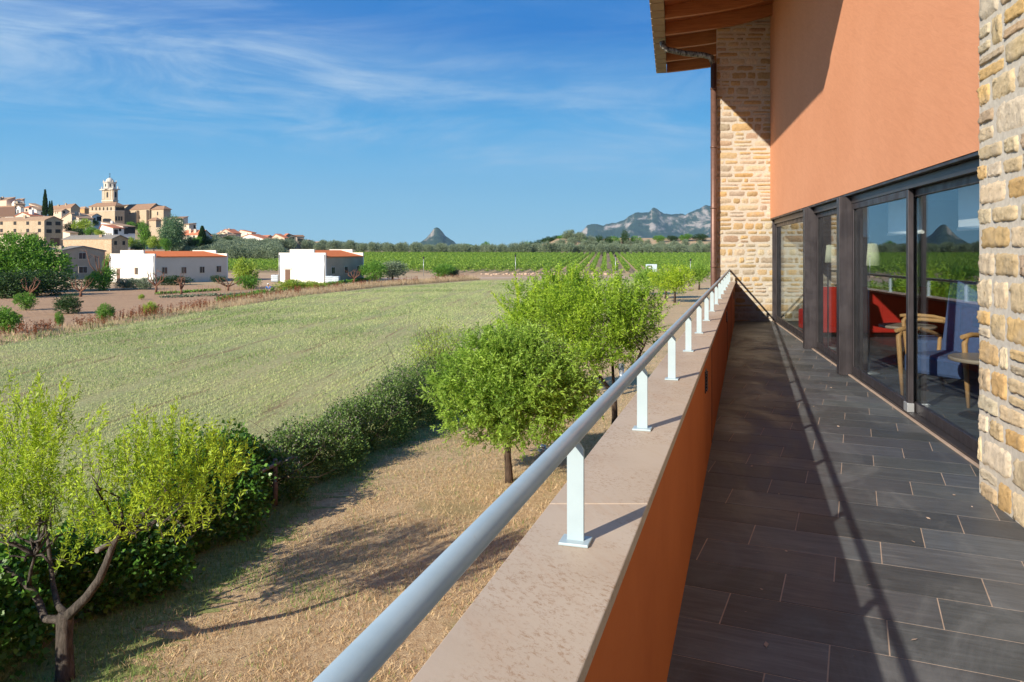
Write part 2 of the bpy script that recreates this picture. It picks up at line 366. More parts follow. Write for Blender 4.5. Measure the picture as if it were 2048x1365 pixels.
# ------------------------------------------------------------------ terrain height
def sstep(t): t = np.clip(t, 0, 1); return t * t * (3 - 2 * t)
def TZ(x, y):
    x = np.asarray(x, float); y = np.asarray(y, float)
    z = 0.0128 * np.clip(y - 160, 0, 195)
    z = z + 24 * np.exp(-((x + 300) / 100) ** 2 / 2 - ((y - 430) / 125) ** 2 / 2) * sstep((y - 130) / 60)
    z = z + 11 * sstep((x * 500 / np.maximum(y, 1) - 8) / 60) * sstep((y - 430) / 110)      # olive hill on the right
    z = z + 9.5 * np.exp(-((x - 29) / 13) ** 2 / 2 - ((y - 432) / 24) ** 2 / 2)                                # bare knoll
    z = z + 3 * sstep((x - 110) / 120) * sstep((y - 450) / 200)
    return z
def tz(x, y): return float(TZ(x, y))

rng = np.random.default_rng(7)
# ground sheet
xs = np.concatenate([-np.geomspace(30000, 620, 9), np.linspace(-600, 600, 151), np.geomspace(620, 30000, 9)])
ys = np.concatenate([-np.geomspace(20000, 60, 8), np.linspace(-50, 150, 26)[:-1], np.linspace(150, 750, 101), np.geomspace(780, 40000, 12)])
XX, YY = np.meshgrid(xs, ys); ZZ = TZ(XX, YY)
V = np.stack([XX, YY, ZZ], -1).reshape(-1, 3); nx = len(xs)
I = (np.arange(len(ys) - 1)[:, None] * nx + np.arange(nx - 1)[None, :]).ravel()
Fq = np.stack([I, I + 1, I + nx + 1, I + nx], 1)
m = MT('earth', 0.95, spec=0.1)
n_a = m.noise(0.035, 6, 0.6); n_b = m.noise(0.5, 6, 0.7); n_c = m.noise(6, 5, 0.7)
c = m.ramp(n_a, (0.35, (0.46, 0.29, 0.18)), (0.5, (0.50, 0.36, 0.22)), (0.62, (0.34, 0.31, 0.15)))
c = m.mix(m.rng(n_b, 0.45, 0.7, 0, 0.5), c, (0.25, 0.23, 0.10)); c = m.mix(0.5, c, m.ramp(n_c, (0.3, (0.32, 0.21, 0.14)), (0.7, (0.58, 0.42, 0.28))))
m.color(c); m.bump(n_c, 0.6, 0.08); M['earth'] = m.mat
tag(np_mesh('ground', V, Fq, M['earth'], smooth=True), kind='structure')

# local sheets laid on the flat ground
def sheet(name, pts, z, mat, kind='structure'):
    mb = MB(); mb.face([(p[0], p[1], z) for p in pts]); o = mb.build(name, mat); return tag(o, kind=kind)
HEDGE = [(-5.75, 5.5), (-5.75, 9.0), (-5.7, 12.4), (-5.25, 15.3), (-4.45, 17.9), (-3.2, 21.7), (-2.2, 26)]
fe = [G(px, py)[:2] for px, py in ((-420, 790), (0, 692), (300, 642), (600, 593), (760, 575), (960, 561), (1100, 559), (1290, 557))]
field_poly = [(-6.0, 2), (-6.0, 9.0), (-5.9, 12.4), (-5.5, 15.3), (-4.8, 17.9), (-3.5, 21.7), (-2.4, 27), (4, 50), (13, 80), (20, 110), fe[-1]] + fe[:-1][::-1] + [(-60, 2)]
m = MT('field_stubble', 0.95, spec=0.1)
fd = R(4.6)
rows = m.noise(1.0, 6, 0.72, m.map((1.9, 0.10, 1), fd), 0.5); rows2 = m.noise(1.0, 5, 0.7, m.map((5.5, 0.35, 1), fd), 0.3)
n_b = m.noise(0.16, 5, 0.6); n_c = m.noise(7, 7, 0.75); n_d = m.noise(30, 4, 0.7)
c = m.ramp(n_c, (0.34, (0.34, 0.235, 0.13)), (0.50, (0.48, 0.43, 0.21)), (0.66, (0.58, 0.56, 0.28)))
c = m.mix(m.rng(n_b, 0.38, 0.65, 0.15, 0.75), c, m.ramp(n_c, (0.36, (0.23, 0.27, 0.11)), (0.62, (0.42, 0.46, 0.215))))
c = m.mix(m.rng(rows, 0.53, 0.66, 0, 0.8), c, (0.25, 0.15, 0.09)); c = m.mix(m.rng(rows2, 0.60, 0.78, 0, 0.6), c, (0.17, 0.105, 0.06))
c = m.mix(m.rng(n_d, 0.35, 0.6, 0.3, 0), c, (0.10, 0.09, 0.04))
m.color(c); m.bump(m.math('ADD', n_c, n_d), 0.7, 0.06); M['field'] = m.mat
sheet('field', field_poly, 0.012, M['field'])
m = MT('soil_tilled', 0.95, spec=0.1)
rows = m.noise(1.0, 5, 0.65, m.map((0.35, 3.0, 1), R(-8)), 0.4); n_c = m.noise(3, 7, 0.75)
c = m.ramp(rows, (0.38, (0.35, 0.205, 0.115)), (0.62, (0.56, 0.375, 0.235))); c = m.mix(0.5, c, m.ramp(n_c, (0.3, (0.31, 0.175, 0.10)), (0.7, (0.60, 0.415, 0.27))))
m.color(c); m.bump(m.math('ADD', rows, n_c), 1.0, 0.15); M['soil'] = m.mat
soil_poly = [G(px, py)[:2] for px, py in ((-420, 782), (0, 688), (300, 639), (600, 591), (560, 572), (300, 570), (150, 580), (-100, 590), (-500, 610))]
sheet('garden_soil', soil_poly, 0.008, M['soil'])
m = MT('dirt_track', 0.95, spec=0.1); m.color(m.ramp(m.noise(0.8, 6, 0.65), (0.3, (0.42, 0.29, 0.20)), (0.7, (0.56, 0.43, 0.33)))); M['track'] = m.mat
sheet('dirt_track', [(-70, 131), (-70, 126.5), (24, 143), (60, 146), (60, 152), (20, 150)], 0.012, M['track'])
m = MT('asphalt', 0.9, spec=0.2); m.color(m.ramp(m.noise(2, 5, 0.6), (0.3, (0.07, 0.066, 0.062)), (0.7, (0.11, 0.103, 0.095)))); M['asphalt'] = m.mat
sheet('road', [(-85, 136), (-85, 131.5), (-28, 134), (-28, 138.5)], 0.016, M['asphalt'])
# dry lawn between building and hedge
m = MT('dry_lawn', 0.95, spec=0.1)
n_b = m.noise(0.45, 6, 0.65); n_c = m.noise(9, 7, 0.78); n_d = m.noise(45, 4, 0.7)
c = m.ramp(n_c, (0.32, (0.34, 0.215, 0.12)), (0.5, (0.53, 0.385, 0.225)), (0.72, (0.66, 0.52, 0.33)))
c = m.mix(m.rng(n_b, 0.5, 0.7, 0, 0.55), c, (0.23, 0.21, 0.085)); c = m.mix(m.rng(n_d, 0.62, 0.72, 0, 0.6), c, (0.55, 0.47, 0.36))
m.color(c); m.bump(m.math('ADD', n_c, n_d), 0.8, 0.05); M['lawn'] = m.mat
sheet('lawn', [(-5.75, 2), (8, 2), (8, 20), (20, 60), (40, 110), (20, 112), (13, 82), (4, 50), (-2.2, 27), (-3.3, 21.7), (-4.6, 17.9), (-5.3, 15.3), (-5.65, 12.4)], 0.010, M['lawn'])

mg = MT('green_strip', 0.95, spec=0.1)
n_c = mg.noise(8, 7, 0.78); c = mg.ramp(n_c, (0.32, (0.14, 0.13, 0.055)), (0.52, (0.25, 0.27, 0.10)), (0.72, (0.42, 0.38, 0.19)))
mg.color(c); mg.bump(n_c, 0.8, 0.05)
_h = [(-6.0, 3), (-5.9, 9.0), (-5.7, 12.4), (-5.3, 15.3), (-4.6, 17.9), (-3.4, 21.7), (-2.2, 27), (0, 36)]
_L, _R = [], []
from mathutils import noise as _nz
_N = 700
for _k in range(_N):
    _y = 3 + 32 * _k / (_N - 1); _x = float(np.interp(_y, [p[1] for p in _h], [p[0] for p in _h]))
    _w = 1.45 + .9 * _nz.noise(Vector((_y * .5, 1, 0))) + .7 * _nz.noise(Vector((_y * 1.7, 4, 0))) + .5 * _nz.noise(Vector((_y * 6, 7, 0))) + .35 * _nz.noise(Vector((_y * 19, 2, 0))); _L.append((_x, _y)); _R.append((_x + max(.3, _w), _y))
mb = MB()
for _k in range(_N - 1): mb.face([(*_L[_k], .016), (*_R[_k], .016), (*_R[_k + 1], .016), (*_L[_k + 1], .016)])
tag(mb.build('grass_verge', mg.mat), kind='structure')

# ================================================================== TERRACE AND BUILDING
FZ = CAMZ - 1.46                       # terrace floor level
ft = Vector((math.sin(FD), math.cos(FD), 0)); fn = Vector((-ft.y, ft.x, 0))      # along facade, outward
def FP(Y, off=0.0, z=0.0):             # point of the facade at forward distance Y, off metres outwards
    p = Vector((2.10, 0, 0)) + ft * (Y / ft.y) + fn * off; return Vector((p.x, p.y, z))
PD = R(16.86)
pt = Vector((math.sin(PD), math.cos(PD), 0)); pn = Vector((pt.y, -pt.x, 0))       # along parapet, towards terrace
def PP(X0, Y, z=0.0): return Vector((X0 + math.tan(PD) * Y, Y, z))
YW = 16.1                              # far stone pier
WALLTOP = CAMZ + 5.02

def clip_poly(poly, planes):
    for (a, b, c) in planes:            # keep a*x+b*y+c >= 0
        out = []
        for i in range(len(poly)):
            p, q = poly[i], poly[(i + 1) % len(poly)]
            dp, dq = a * p[0] + b * p[1] + c, a * q[0] + b * q[1] + c
            if dp >= 0: out.append(p)
            if dp * dq < 0: t = dp / (dp - dq); out.append((p[0] + t * (q[0] - p[0]), p[1] + t * (q[1] - p[1])))
        poly = out
        if len(poly) < 3: return []
    return poly
# floor: slate tiles 60 x 30, staggered by a third
ta = R(23.8); tu = np.array([math.sin(ta), math.cos(ta)]); tw = np.array([tu[1], -tu[0]])
A0 = np.array([1.360, 2.804])
planes = [(math.cos(PD), -math.sin(PD), 0.30 * math.cos(PD)), (0, 1, 3.0), (0, -1, 20.0), (-1, 0, 12.0)]
mb = MB(); rr = random.Random(3)
for r_ in range(-40, 70):
    for k in range(-40, 34):
        o = A0 + tu * 0.3 * r_ + tw * (0.2 * r_ + 0.6 * k)
        if not (-3.6 < o[1] < 20.6 and -3 < o[0] < 12.6): continue
        g = 0.0028
        q = [o + tw * g + tu * g, o + tw * (0.6 - g) + tu * g, o + tw * (0.6 - g) + tu * (0.3 - g), o + tw * g + tu * (0.3 - g)]
        q = clip_poly([tuple(p) for p in q], planes)
        if len(q) >= 3:
            t = rr.uniform(0.72, 1.3); hz = FZ + rr.uniform(-0.0006, 0.0006)
            mb.prism(q, FZ - 0.008, hz, c=(t * rr.uniform(0.97, 1.05), t, t * rr.uniform(0.96, 1.06)), bottom=False)
o = mb.build('terrace_floor', M['tile'], attr=True); tag(o, kind='structure')
mb = MB()
mb.prism([tuple(PP(-0.31, -3.02)[:2]), (12.05, -3.02), (12.05, 20.02), tuple(PP(-0.31, 20.02)[:2])], FZ - 0.25, FZ - 0.0016)
o = mb.build('floor_slab', M['grout']); tag(o, kind='structure')
# narrow dark edge strip along the parapet foot

# ---- parapet
PX_OUT, PX_IN, CW_OUT, CW_IN = -0.488, -0.276, -0.508, -0.256
CZ1 = CAMZ - 0.647; CZ0 = CZ1 - 0.030
par = thing('parapet_wall', 'low orange rendered parapet with pale stone coping along the terrace edge', 'parapet', PP(-0.38, 2, 0))
mb = MB(); Y0, Y1 = -3.0, YW - 0.005
mb.prism([tuple(PP(PX_OUT, Y0)[:2]), tuple(PP(PX_IN, Y0)[:2]), tuple(PP(PX_IN, Y1)[:2]), tuple(PP(PX_OUT, Y1)[:2])], 0, CZ0)
mb.build('wall', M['parapet'], par)
# shallow vertical joints in the render where the panels meet
sj = [PP(PX_IN, y) for y in (5.9, 10.3, 12.6)]
mb = MB()
for p in sj: mb.obox(Vector((p.x, p.y, FZ)) - pn * 0.004, pt * 0.018, pn * 0.007, (0, 0, CZ0 - FZ - 0.002))
mb.build('expansion_joint', M['dark'], par)
ybreaks = [-2.0, -0.62, 0.69, 1.99, 3.28, 4.6, 5.92, 7.23, 8.55, 9.85, 11.15, 12.45, 13.8, 15.1, YW - 0.005]
for a, b in zip(ybreaks[:-1], ybreaks[1:]):
    mb = MB(); g = 0.0005
    mb.prism([tuple(PP(CW_OUT, a + g)[:2]), tuple(PP(CW_IN, a + g)[:2]), tuple(PP(CW_IN, b - g)[:2]), tuple(PP(CW_OUT, b - g)[:2])], CZ0, CZ1 + rr.uniform(-0.0008, 0.0008))
    mb.build('coping_slab', M['coping'], par, bevel=0.003)
for yl in (4.97, 9.85, 14.7):
    z0 = CAMZ - 0.915; p = PP(PX_IN, yl, z0)
    mb = MB(); mb.obox(p - pn * 0.02, pt * 0.15, pn * 0.026, (0, 0, 0.14)); lt = mb.build('recessed_light', M['black'], par, bevel=0.003)
    mb = MB()
    for i in range(6): mb.obox(p + pn * 0.0062 + pt * 0.015 + Vector((0, 0, 0.012 + i * 0.021)), pt * 0.12, pn * 0.008, (0, 0, 0.008))
    mb.build('louvre', M['frame_steel'], lt)

# ---- railing
rail = thing('railing', 'pale blue grey tubular handrail on short flat white posts above the coping', 'railing', PP(-0.382, 2, CZ1))
RZ = CAMZ - 0.405
mb = MB(); mb.tube([PP(-0.382, y, RZ) for y in (-2.0, 2, 6, 10, 14, YW - 0.01)], 0.0187, 28); mb.build('handrail', M['rail'], rail)
for i in range(-1, 14):
    y = 1.726 + 1.088 * i; c = PP(-0.382, y, CZ1)
    hw, ht = 0.0185, 0.005; ztop = RZ - 0.017
    mb = MB(); zs = RZ - 0.036
    prof = [(-hw, CZ1 + 0.006), (hw, CZ1 + 0.006), (hw, zs), (hw * 0.35, ztop), (-hw * 0.35, ztop), (-hw, zs)]
    a = [c + pn * u - pt * ht for u, z in prof]; b = [c + pn * u + pt * ht for u, z in prof]
    for q in a + b: pass
    A = [Vector((q.x, q.y, prof[k][1])) for k, q in enumerate(a)]; B = [Vector((q.x, q.y, prof[k][1])) for k, q in enumerate(b)]
    mb.face(A); mb.face(B[::-1])
    for k in range(6): mb.face([A[(k + 1) % 6], A[k], B[k], B[(k + 1) % 6]])
    post = mb.build('post', M['post'], rail, bevel=0.0012)
    mb = MB(); mb.obox(c - pn * 0.033 - pt * 0.028, pn * 0.066, pt * 0.056, (0, 0, 0.0065)); mb.build('base_plate', M['post'], post, bevel=0.0015)

# ---- building
bld = thing('terrace_building', 'orange rendered building with stone piers, timber eaves and dark glazed doors', 'building', FP(8, 0, 0))
# upper wall
mb = MB(); a, b = FP(2.0, 0.098), FP(YW, 0.098); a2, b2 = FP(2.0, -0.35), FP(YW, -0.35)
HEAD = FZ + 2.115
mb.prism([tuple(a[:2]), tuple(a2[:2]), tuple(b2[:2]), tuple(b[:2])], HEAD, WALLTOP + 0.9)
mb.build('upper_wall', M['orange'], bld)

# masonry: every stone a pillowed, roughened block in front of a mortar face
def masonry(name, o, u, w, h, nrm, course, length, depth, seed, parent, thick, pal, res=(9, 6), side=None, capz=0.0):
    rg = np.random.default_rng(seed); Vs, Fs, Cs = [], [], []; cnt = 0; z = 0.0
    o = np.array(o[:3]); u = np.array(u[:3]); nrm = np.array(nrm[:3]); ez = np.array([0, 0, 1.0])
    def stone(u0, u1, z0, z1):
        nonlocal cnt
        a, b = res; gu = (np.linspace(-1, 1, a)); gv = np.linspace(-1, 1, b)
        U, Vv = np.meshgrid(gu, gv)
        # rounded rectangle outline with irregular corners
        pu, pv = rg.uniform(5, 11), rg.uniform(5, 11)
        edge = (1 - np.abs(U) ** 14) * (1 - np.abs(Vv) ** 12)
        cu, cv, hu, hv = (u0 + u1) / 2, (z0 + z1) / 2, (u1 - u0) / 2, (z1 - z0) / 2
        sk = rg.uniform(-0.10, 0.10, 4)
        rc = rg.uniform(0.86, 1.0, (2, 2))
        shr = 1 - (1 - rc[(Vv > 0).astype(int), (U > 0).astype(int)]) * (np.abs(U) * np.abs(Vv)) ** 3
        uu = cu + hu * U * shr + hv * (sk[0] * Vv + sk[1] * U * Vv) * 0.7
        vv = cv + hv * Vv * shr + hv * (sk[2] * U + sk[3] * U * Vv) * 0.5
        j = rg.normal(0, 1, U.shape) * 0.035 * min(hu, hv) * 2; uu = uu + j; vv = vv + rg.normal(0, 1, U.shape) * 0.035 * min(hu, hv) * 2
        dd = depth * (0.45 + 0.5 * rg.random()) * edge ** 0.5 + rg.normal(0, 1, U.shape) * depth * 0.17 * edge + depth * (rg.uniform(-.3, .3) * U + rg.uniform(-.3, .3) * Vv) * edge
        onb = (np.abs(U) > .999) | (np.abs(Vv) > .999); dd = np.where(onb, -0.004, np.maximum(dd, 0.004))
        pts = o + uu[..., None] * u + vv[..., None] * ez + dd[..., None] * nrm
        base = len(Vs) and sum(len(q) for q in Vs) or 0
        Vs.append(pts.reshape(-1, 3))
        I = (np.arange(b - 1)[:, None] * a + np.arange(a - 1)[None, :]).ravel() + base
        q = np.stack([I, I + 1, I + a + 1, I + a], 1)
        Fs.append(q if np.dot(np.cross(u, ez), nrm) > 0 else q[:, ::-1])
        c = np.array(pal[rg.choice(len(pal), p=PALP)]) * rg.uniform(0.85, 1.13) * np.array([rg.uniform(.97, 1.03), 1, rg.uniform(.94, 1.05)]); Cs.append(np.tile(c, (a * b, 1)))
    while z < h:
        ch = rg.uniform(*course); x = -rg.uniform(0, length[0]); g = rg.uniform(0.010, 0.024)
        while x < w:
            L = rg.uniform(*length); 
            if rg.random() < 0.2: L *= 0.6
            x0, x1 = max(x, -0.01), min(x + L, w + 0.01)
            if x1 - x0 > 0.06:
                gg = g / 2 + rg.uniform(0, 0.006)
                if ch > course[0] * 1.45 and rg.random() < 0.22:
                    zm = z + ch * rg.uniform(0.4, 0.6); stone(x0 + gg, x1 - gg, z + gg, zm - gg); stone(x0 + gg, x1 - gg, zm + gg, z + ch - gg)
                else: stone(x0 + gg, x1 - gg, z + gg + rg.uniform(0, .006), z + ch - gg)
            x += L
        z += ch
    ob = np_mesh(name, np.concatenate(Vs), np.concatenate(Fs), M['stone'], tint=np.concatenate(Cs), smooth=False, parent=parent)
    return ob
PAL = [(0.54, 0.43, 0.28), (0.58, 0.49, 0.36), (0.53, 0.38, 0.20), (0.49, 0.42, 0.33), (0.60, 0.53, 0.42), (0.46, 0.35, 0.25), (0.58, 0.40, 0.19)]
PALP = np.array([.24, .20, .12, .13, .16, .06, .09]); PALP = PALP / PALP.sum()
# near pier (runs from its far corner towards and past the camera)
off = 0.249
c1 = FP(4.65, off); c0 = FP(-1.0, off)
mb = MB(); i1, i0 = FP(4.65, -0.4), FP(-1.0, -0.4)
mb.prism([tuple(c0[:2]), tuple(i0[:2]), tuple(i1[:2]), tuple(c1[:2])], FZ - 0.1, CAMZ + 4.4)
np_ = mb.build('stone_pier', M['mortar'], bld); tag(np_, 'near rough stone pier at the right edge of the view')
L_ = (c1 - c0).length
PAL = [(min(a*1.22,.75), min(b*1.19,.7), c*1.12) for a, b, c in PAL]
masonry('masonry_face', Vector((c1.x, c1.y, FZ - 0.02)), -ft, L_, 4.6, fn, (0.10, 0.215), (0.16, 0.44), 0.016, 5, np_, 0.4, PAL, res=(13, 9))
# return face of the near pier (towards the windows)
masonry('masonry_face', Vector((i1.x, i1.y, FZ - 0.02)) + ft * 0.001, fn, 0.65, 4.6, ft, (0.115, 0.205), (0.20, 0.34), 0.026, 6, np_, 0.4, PAL, res=(8, 6))
# far pier, square on to the view
XL = 4.225
mb = MB(); mb.prism([(XL, YW), (7.2, YW), (7.2, YW + 0.5), (XL + 0.135, YW + 0.5)], 0, WALLTOP + 0.4)
fp_ = mb.build('stone_pier', M['mortar'], bld); tag(fp_, 'far sunlit stone pier that closes the terrace')
PAL = [(0.46, 0.34, 0.19), (0.52, 0.43, 0.30), (0.49, 0.34, 0.17), (0.42, 0.35, 0.27), (0.54, 0.46, 0.35), (0.41, 0.30, 0.21), (0.51, 0.36, 0.18)]
masonry('masonry_face', (XL, YW, 0.2), Vector((1, 0, 0)), 2.9, WALLTOP - 0.0, Vector((0, -1, 0)), (0.085, 0.185), (0.16, 0.50), 0.016, 8, fp_, 0.4, PAL, res=(7, 5))

# ---- roof: rafters with tapered curved tails, boards, tiles, eave strip
roof = MB(); R0, R1 = 6.35, 19.7            # extent along facade (forward distance)
OT = 2.22                                    # overhang beyond the wall line (tip)
def RP(s, off, z): p = Vector((2.10, 0, 0)) + ft * s + fn * off; return Vector((p.x, p.y, z))
s0 = R0 / ft.y; 
tipz, slope = CAMZ + 4.70, 0.13
def topz(off): return tipz + (OT - off) * slope
# boards; far end is cut on the skew like the real hip
ang_in = 3.0
sA = s0; sB_tip = 19.75; sB_in = 23.5
mb = MB()
poly = [(sA, OT), (sB_tip, OT), (sB_in, -ang_in), (sA, -ang_in)]
def slab(mb, poly, dz0, dz1, m=0):
    pts = [RP(s, o, 0) for s, o in poly]
    z0 = [topz(o) + dz0 for s, o in poly]; z1 = [topz(o) + dz1 for s, o in poly]
    p2 = [tuple(p[:2]) for p in pts]
    ar = sum(p2[i][0] * p2[(i + 1) % 4][1] - p2[(i + 1) % 4][0] * p2[i][1] for i in range(4))
    if ar < 0: p2, z0, z1 = p2[::-1], z0[::-1], z1[::-1]
    mb.prism(p2, z0, z1, m)
slab(mb, poly, 0.0, 0.04)
rf = mb.build('roof', M['deck'], bld)
mb = MB(); slab(mb, [(sA - 0.05, OT + 0.02), (sB_tip + 0.05, OT + 0.02), (sB_in + 0.05, -ang_in), (sA - 0.05, -ang_in)], 0.043, 0.16); mb.build('roof_tiles', M['roof_tile'], rf)
tips_s = [7.0 + 1.15 * k for k in range(12)]
tips_s = [s for s in tips_s if s < 20.6]
for s in [x / ft.y for x in (6.55, 7.7, 8.85, 10.0, 11.15, 12.3, 13.45, 14.6, 15.75, 16.9, 18.0, 19.15)]:
    # profile across: (off, bottom drop)
    inner = -1.4 if s > YW / ft.y + 0.2 else 0.09
    bot = [(OT, CAMZ + 4.47), (OT - 0.5, CAMZ + 4.505), (OT - 1.0, CAMZ + 4.55), (OT - 1.48, CAMZ + 4.615), (OT - 2.1, CAMZ + 4.765)]
    if inner < 0: bot.append((inner, CAMZ + 4.765 + (0.12 - inner) * 0.14))
    else: bot[-1] = (0.10, CAMZ + 4.765)
    mb = MB(); w = 0.05
    pr = [(o_, z_) for o_, z_ in bot] + [(o_, topz(o_) - 0.002) for o_, z_ in bot[::-1]]
    A = [RP(s - w, o_, z_) for o_, z_ in pr]; B = [RP(s + w, o_, z_) for o_, z_ in pr]; n = len(pr)
    mb.face(A[::-1]); mb.face(B)
    for k in range(n): mb.face([A[k], A[(k + 1) % n], B[(k + 1) % n], B[k]])
    mb.build('rafter', M['rafter'], rf, bevel=0.004)
# eave strip of short pieces outside the rafter tails
s = sA; k = 0; mb = MB()
while s < sB_tip:
    e = min(s + 0.47, sB_tip)
    a = RP(s + 0.02, OT + 0.005, tipz - 0.20); 
    mb.obox(a, ft * (e - s - 0.04), fn * 0.26, (0, 0, 0.06)); s = e
mb.build('eave_strip', M['gutter'], rf, bevel=.004); mb = MB(); mb.obox(RP(sA, OT + 0.012, tipz - 0.165), ft * (sB_tip - sA), fn * 0.245, (0, 0, 0.26)); mb.build('fascia', M['roof_tile'], rf)
# drainpipe
dp = MB(); pr_ = 0.060
bx, by = 4.14, 16.0
e0 = RP(18.25 * 0.93, OT + 0.12, tipz - 0.19)
e0 = Vector((3.19, 16.55, CAMZ + 4.44))
pts = [e0, e0 + Vector((0.02, 0, -0.10)), e0 + Vector((0.09, -0.03, -0.18)), Vector((3.62, 16.35, CAMZ + 4.135)), Vector((3.98, 16.1, CAMZ + 4.03)), Vector((4.09, by + .02, CAMZ + 3.97)), Vector((bx, by, CAMZ + 3.82))]
dpo = MB(); dpo.tube(pts, pr_, 14); 
dp.tube([Vector((bx, by, CAMZ + 3.83)), Vector((bx, by, 0.0))], pr_, 18)
pipe = dp.build('drainpipe', M['pipe'], bld)
dpo.build('swan_neck', M['pipe_old'], pipe)
mb = MB()
for zc in (0.6, 2.2, CAMZ - 0.35, CAMZ + 0.85, CAMZ + 2.1, CAMZ + 3.3):
    mb = MB(); mb.lathe([(pr_ + 0.007, 0), (pr_ + 0.007, 0.035)], (bx, by, zc), 18); mb.obox((bx - 0.01, by + 0.05, zc), (0.02, 0, 0), (0, 0.08, 0), (0, 0, 0.03)); mb.build('pipe_clip', M['pipe'], pipe)

# ---- window wall
def fbox(Ya, Yb, oa, ob, za, zb, name, mat, parent, bevel=0.003):
    a = FP(Ya, 0, za); L = (FP(Yb) - FP(Ya)).length; mb = MB()
    mb.obox(a + fn * oa, ft * L, fn * (ob - oa), (0, 0, zb - za)); return mb.build(name, mat, parent, bevel=bevel)
fbox(2.0, 16.08, -0.06, 0.092, HEAD - 0.028, HEAD - 0.002, 'head_flashing', M['steel'], bld)
fbox(2.0, 16.08, -0.10, 0.03, HEAD - 0.115, HEAD - 0.03, 'window_head', M['frame_steel'], bld)
fbox(2.0, 16.08, -0.10, 0.035, FZ + 0.001, FZ + 0.03, 'sill_track', M['frame_steel'], bld)
fbox(2.0, 16.08, 0.036, 0.062, FZ + 0.001, FZ + 0.014, 'sill_seal', M['grout'], bld)
# three projecting steel mullion posts
for Y, w in ((16.05, 0.10), (11.50, 0.15), (9.10, 0.15)):
    o = fbox(Y - w * 0.2, Y + w * 0.8, -0.10, 0.16 if Y < 16 else 0.06, FZ + 0.002, HEAD - 0.031, 'steel_post', M['steel'], bld, 0.004)
def panel(Ya, Yb, off, door=True, seam=None):
    w = 0.065; zb, zt = FZ + 0.032, HEAD - 0.117; bot = 0.085
    a = FP(Ya, 0, 0); L = (FP(Yb) - FP(Ya)).length; mb = MB(); th = 0.045
    def bb(u0, u1, z0, z1, o0=off, o1=off + th): mb.obox(a + ft * u0 + fn * o0 + Vector((0, 0, z0)), ft * (u1 - u0), fn * (o1 - o0), (0, 0, z1 - z0))
    bb(0, w, zb, zt); bb(L - w, L, zb, zt); bb(w, L - w, zb, zb + bot); bb(w, L - w, zt - w, zt)
    f = mb.build('door_frame' if door else 'window_frame', M['steel'], bld, bevel=0.003)
    cuts = [w - 0.008] + ([seam] if seam else []) + [L - w + 0.008]
    for k in range(len(cuts) - 1):
        mb = MB(); mb.obox(a + ft * (cuts[k] + (0.004 if k else 0)) + fn * (off + 0.018) + Vector((0, 0, zb + bot - 0.01)), ft * (cuts[k + 1] - cuts[k] - (0.004 if k else 0)), fn * 0.008, (0, 0, zt - w - zb - bot + 0.02))
        mb.build('glass_pane', M['glass'], f)
    for (u0, u1, z0, z1) in ((w, w + .008, zb + bot, zt - w), (L - w - .008, L - w, zb + bot, zt - w)):
        mb = MB(); mb.obox(a + ft * u0 + fn * (off + 0.027) + Vector((0, 0, z0)), ft * (u1 - u0), fn * 0.008, (0, 0, z1 - z0)); mb.build('glazing_bead', M['black'], f)
    return f
panel(11.66, 15.98, -0.05, False, seam=2.45)
panel(9.24, 11.44, -0.05, True)
panel(6.88, 9.05, -0.02, True)
panel(4.30, 7.02, -0.075, True)
fbox(6.86, 6.98, -0.02, 0.036, FZ + 0.032, FZ + 0.11, 'door_stop', M['galv'], bld)
# ---- room behind the glass
def rbox(Ya, Yb, oa, ob, za, zb, name, mat): return fbox(Ya, Yb, oa, ob, za, zb, name, mat, bld, 0)
rbox(2.0, 19.0, -6.2, -6.05, FZ, FZ + 2.6, 'room_wall', M['room_wall'])
rbox(18.85, 19.0, -6.05, -0.12, FZ, FZ + 2.6, 'room_wall', M['room_wall'])
rbox(2.0, 2.12, -6.05, -0.12, FZ, FZ + 2.6, 'room_wall', M['room_wall'])
rbox(2.0, 19.0, -6.2, -0.36, FZ + 2.6, FZ + 2.7, 'ceiling', M['room_wall'])
for Yc, sp in ((12.3, 2.2), (9.5, 1.0), (7.45, 1.2), (4.8, 1.75)):
    zt = HEAD - 0.06; a = FP(Yc, -0.26, 0)
    b = thing('roller_blind', {12.3: 'rolled up white blind inside the far long window', 9.5: 'short white roller blind in the narrow glass door', 7.45: 'white roller blind half way down inside the middle glass door', 4.8: 'white roller blind inside the glass door beside the near stone pier'}[Yc], 'blind', a + Vector((0, 0, zt)), 'roller blinds inside the windows')
    drop = 0.42 if Yc != 12.3 else 0.16
    mb = MB(); mb.obox(a + Vector((0, 0, zt - drop)), ft * sp, fn * 0.003, (0, 0, drop + 0.02)); mb.build('fabric', M['blind'], b)
    mb = MB(); mb.tube([a + Vector((0, 0, zt - drop)), a + ft * sp + Vector((0, 0, zt - drop))], 0.018, 10); mb.build('bottom_bar', M['white_paint'], b)
    mb = MB(); mb.tube([a + Vector((0, 0, zt + 0.02)), a + ft * sp + Vector((0, 0, zt + 0.02))], 0.035, 10); mb.build('roller', M['white_paint'], b)
    for q in ((0.12, 0.17) if Yc != 12.3 else (0.1,)):
        mb = MB(); p = a + ft * (sp * 0.0 + q + (0.55 if Yc in (4.8,) else 0.1) ) + fn * 0.05
        zb = FZ + 0.25 + q * 0.5
        lp = [p + Vector((0, 0, zt)), p + Vector((0, 0, zb + 0.04)), p + ft * 0.012 + Vector((0, 0, zb)), p + ft * 0.03 + Vector((0, 0, zb)), p + ft * 0.042 + Vector((0, 0, zb + 0.04)), p + ft * 0.042 + Vector((0, 0, zt))]
        mb.tube(lp, 0.0032, 6); mb.build('bead_chain', M['cord'], b)

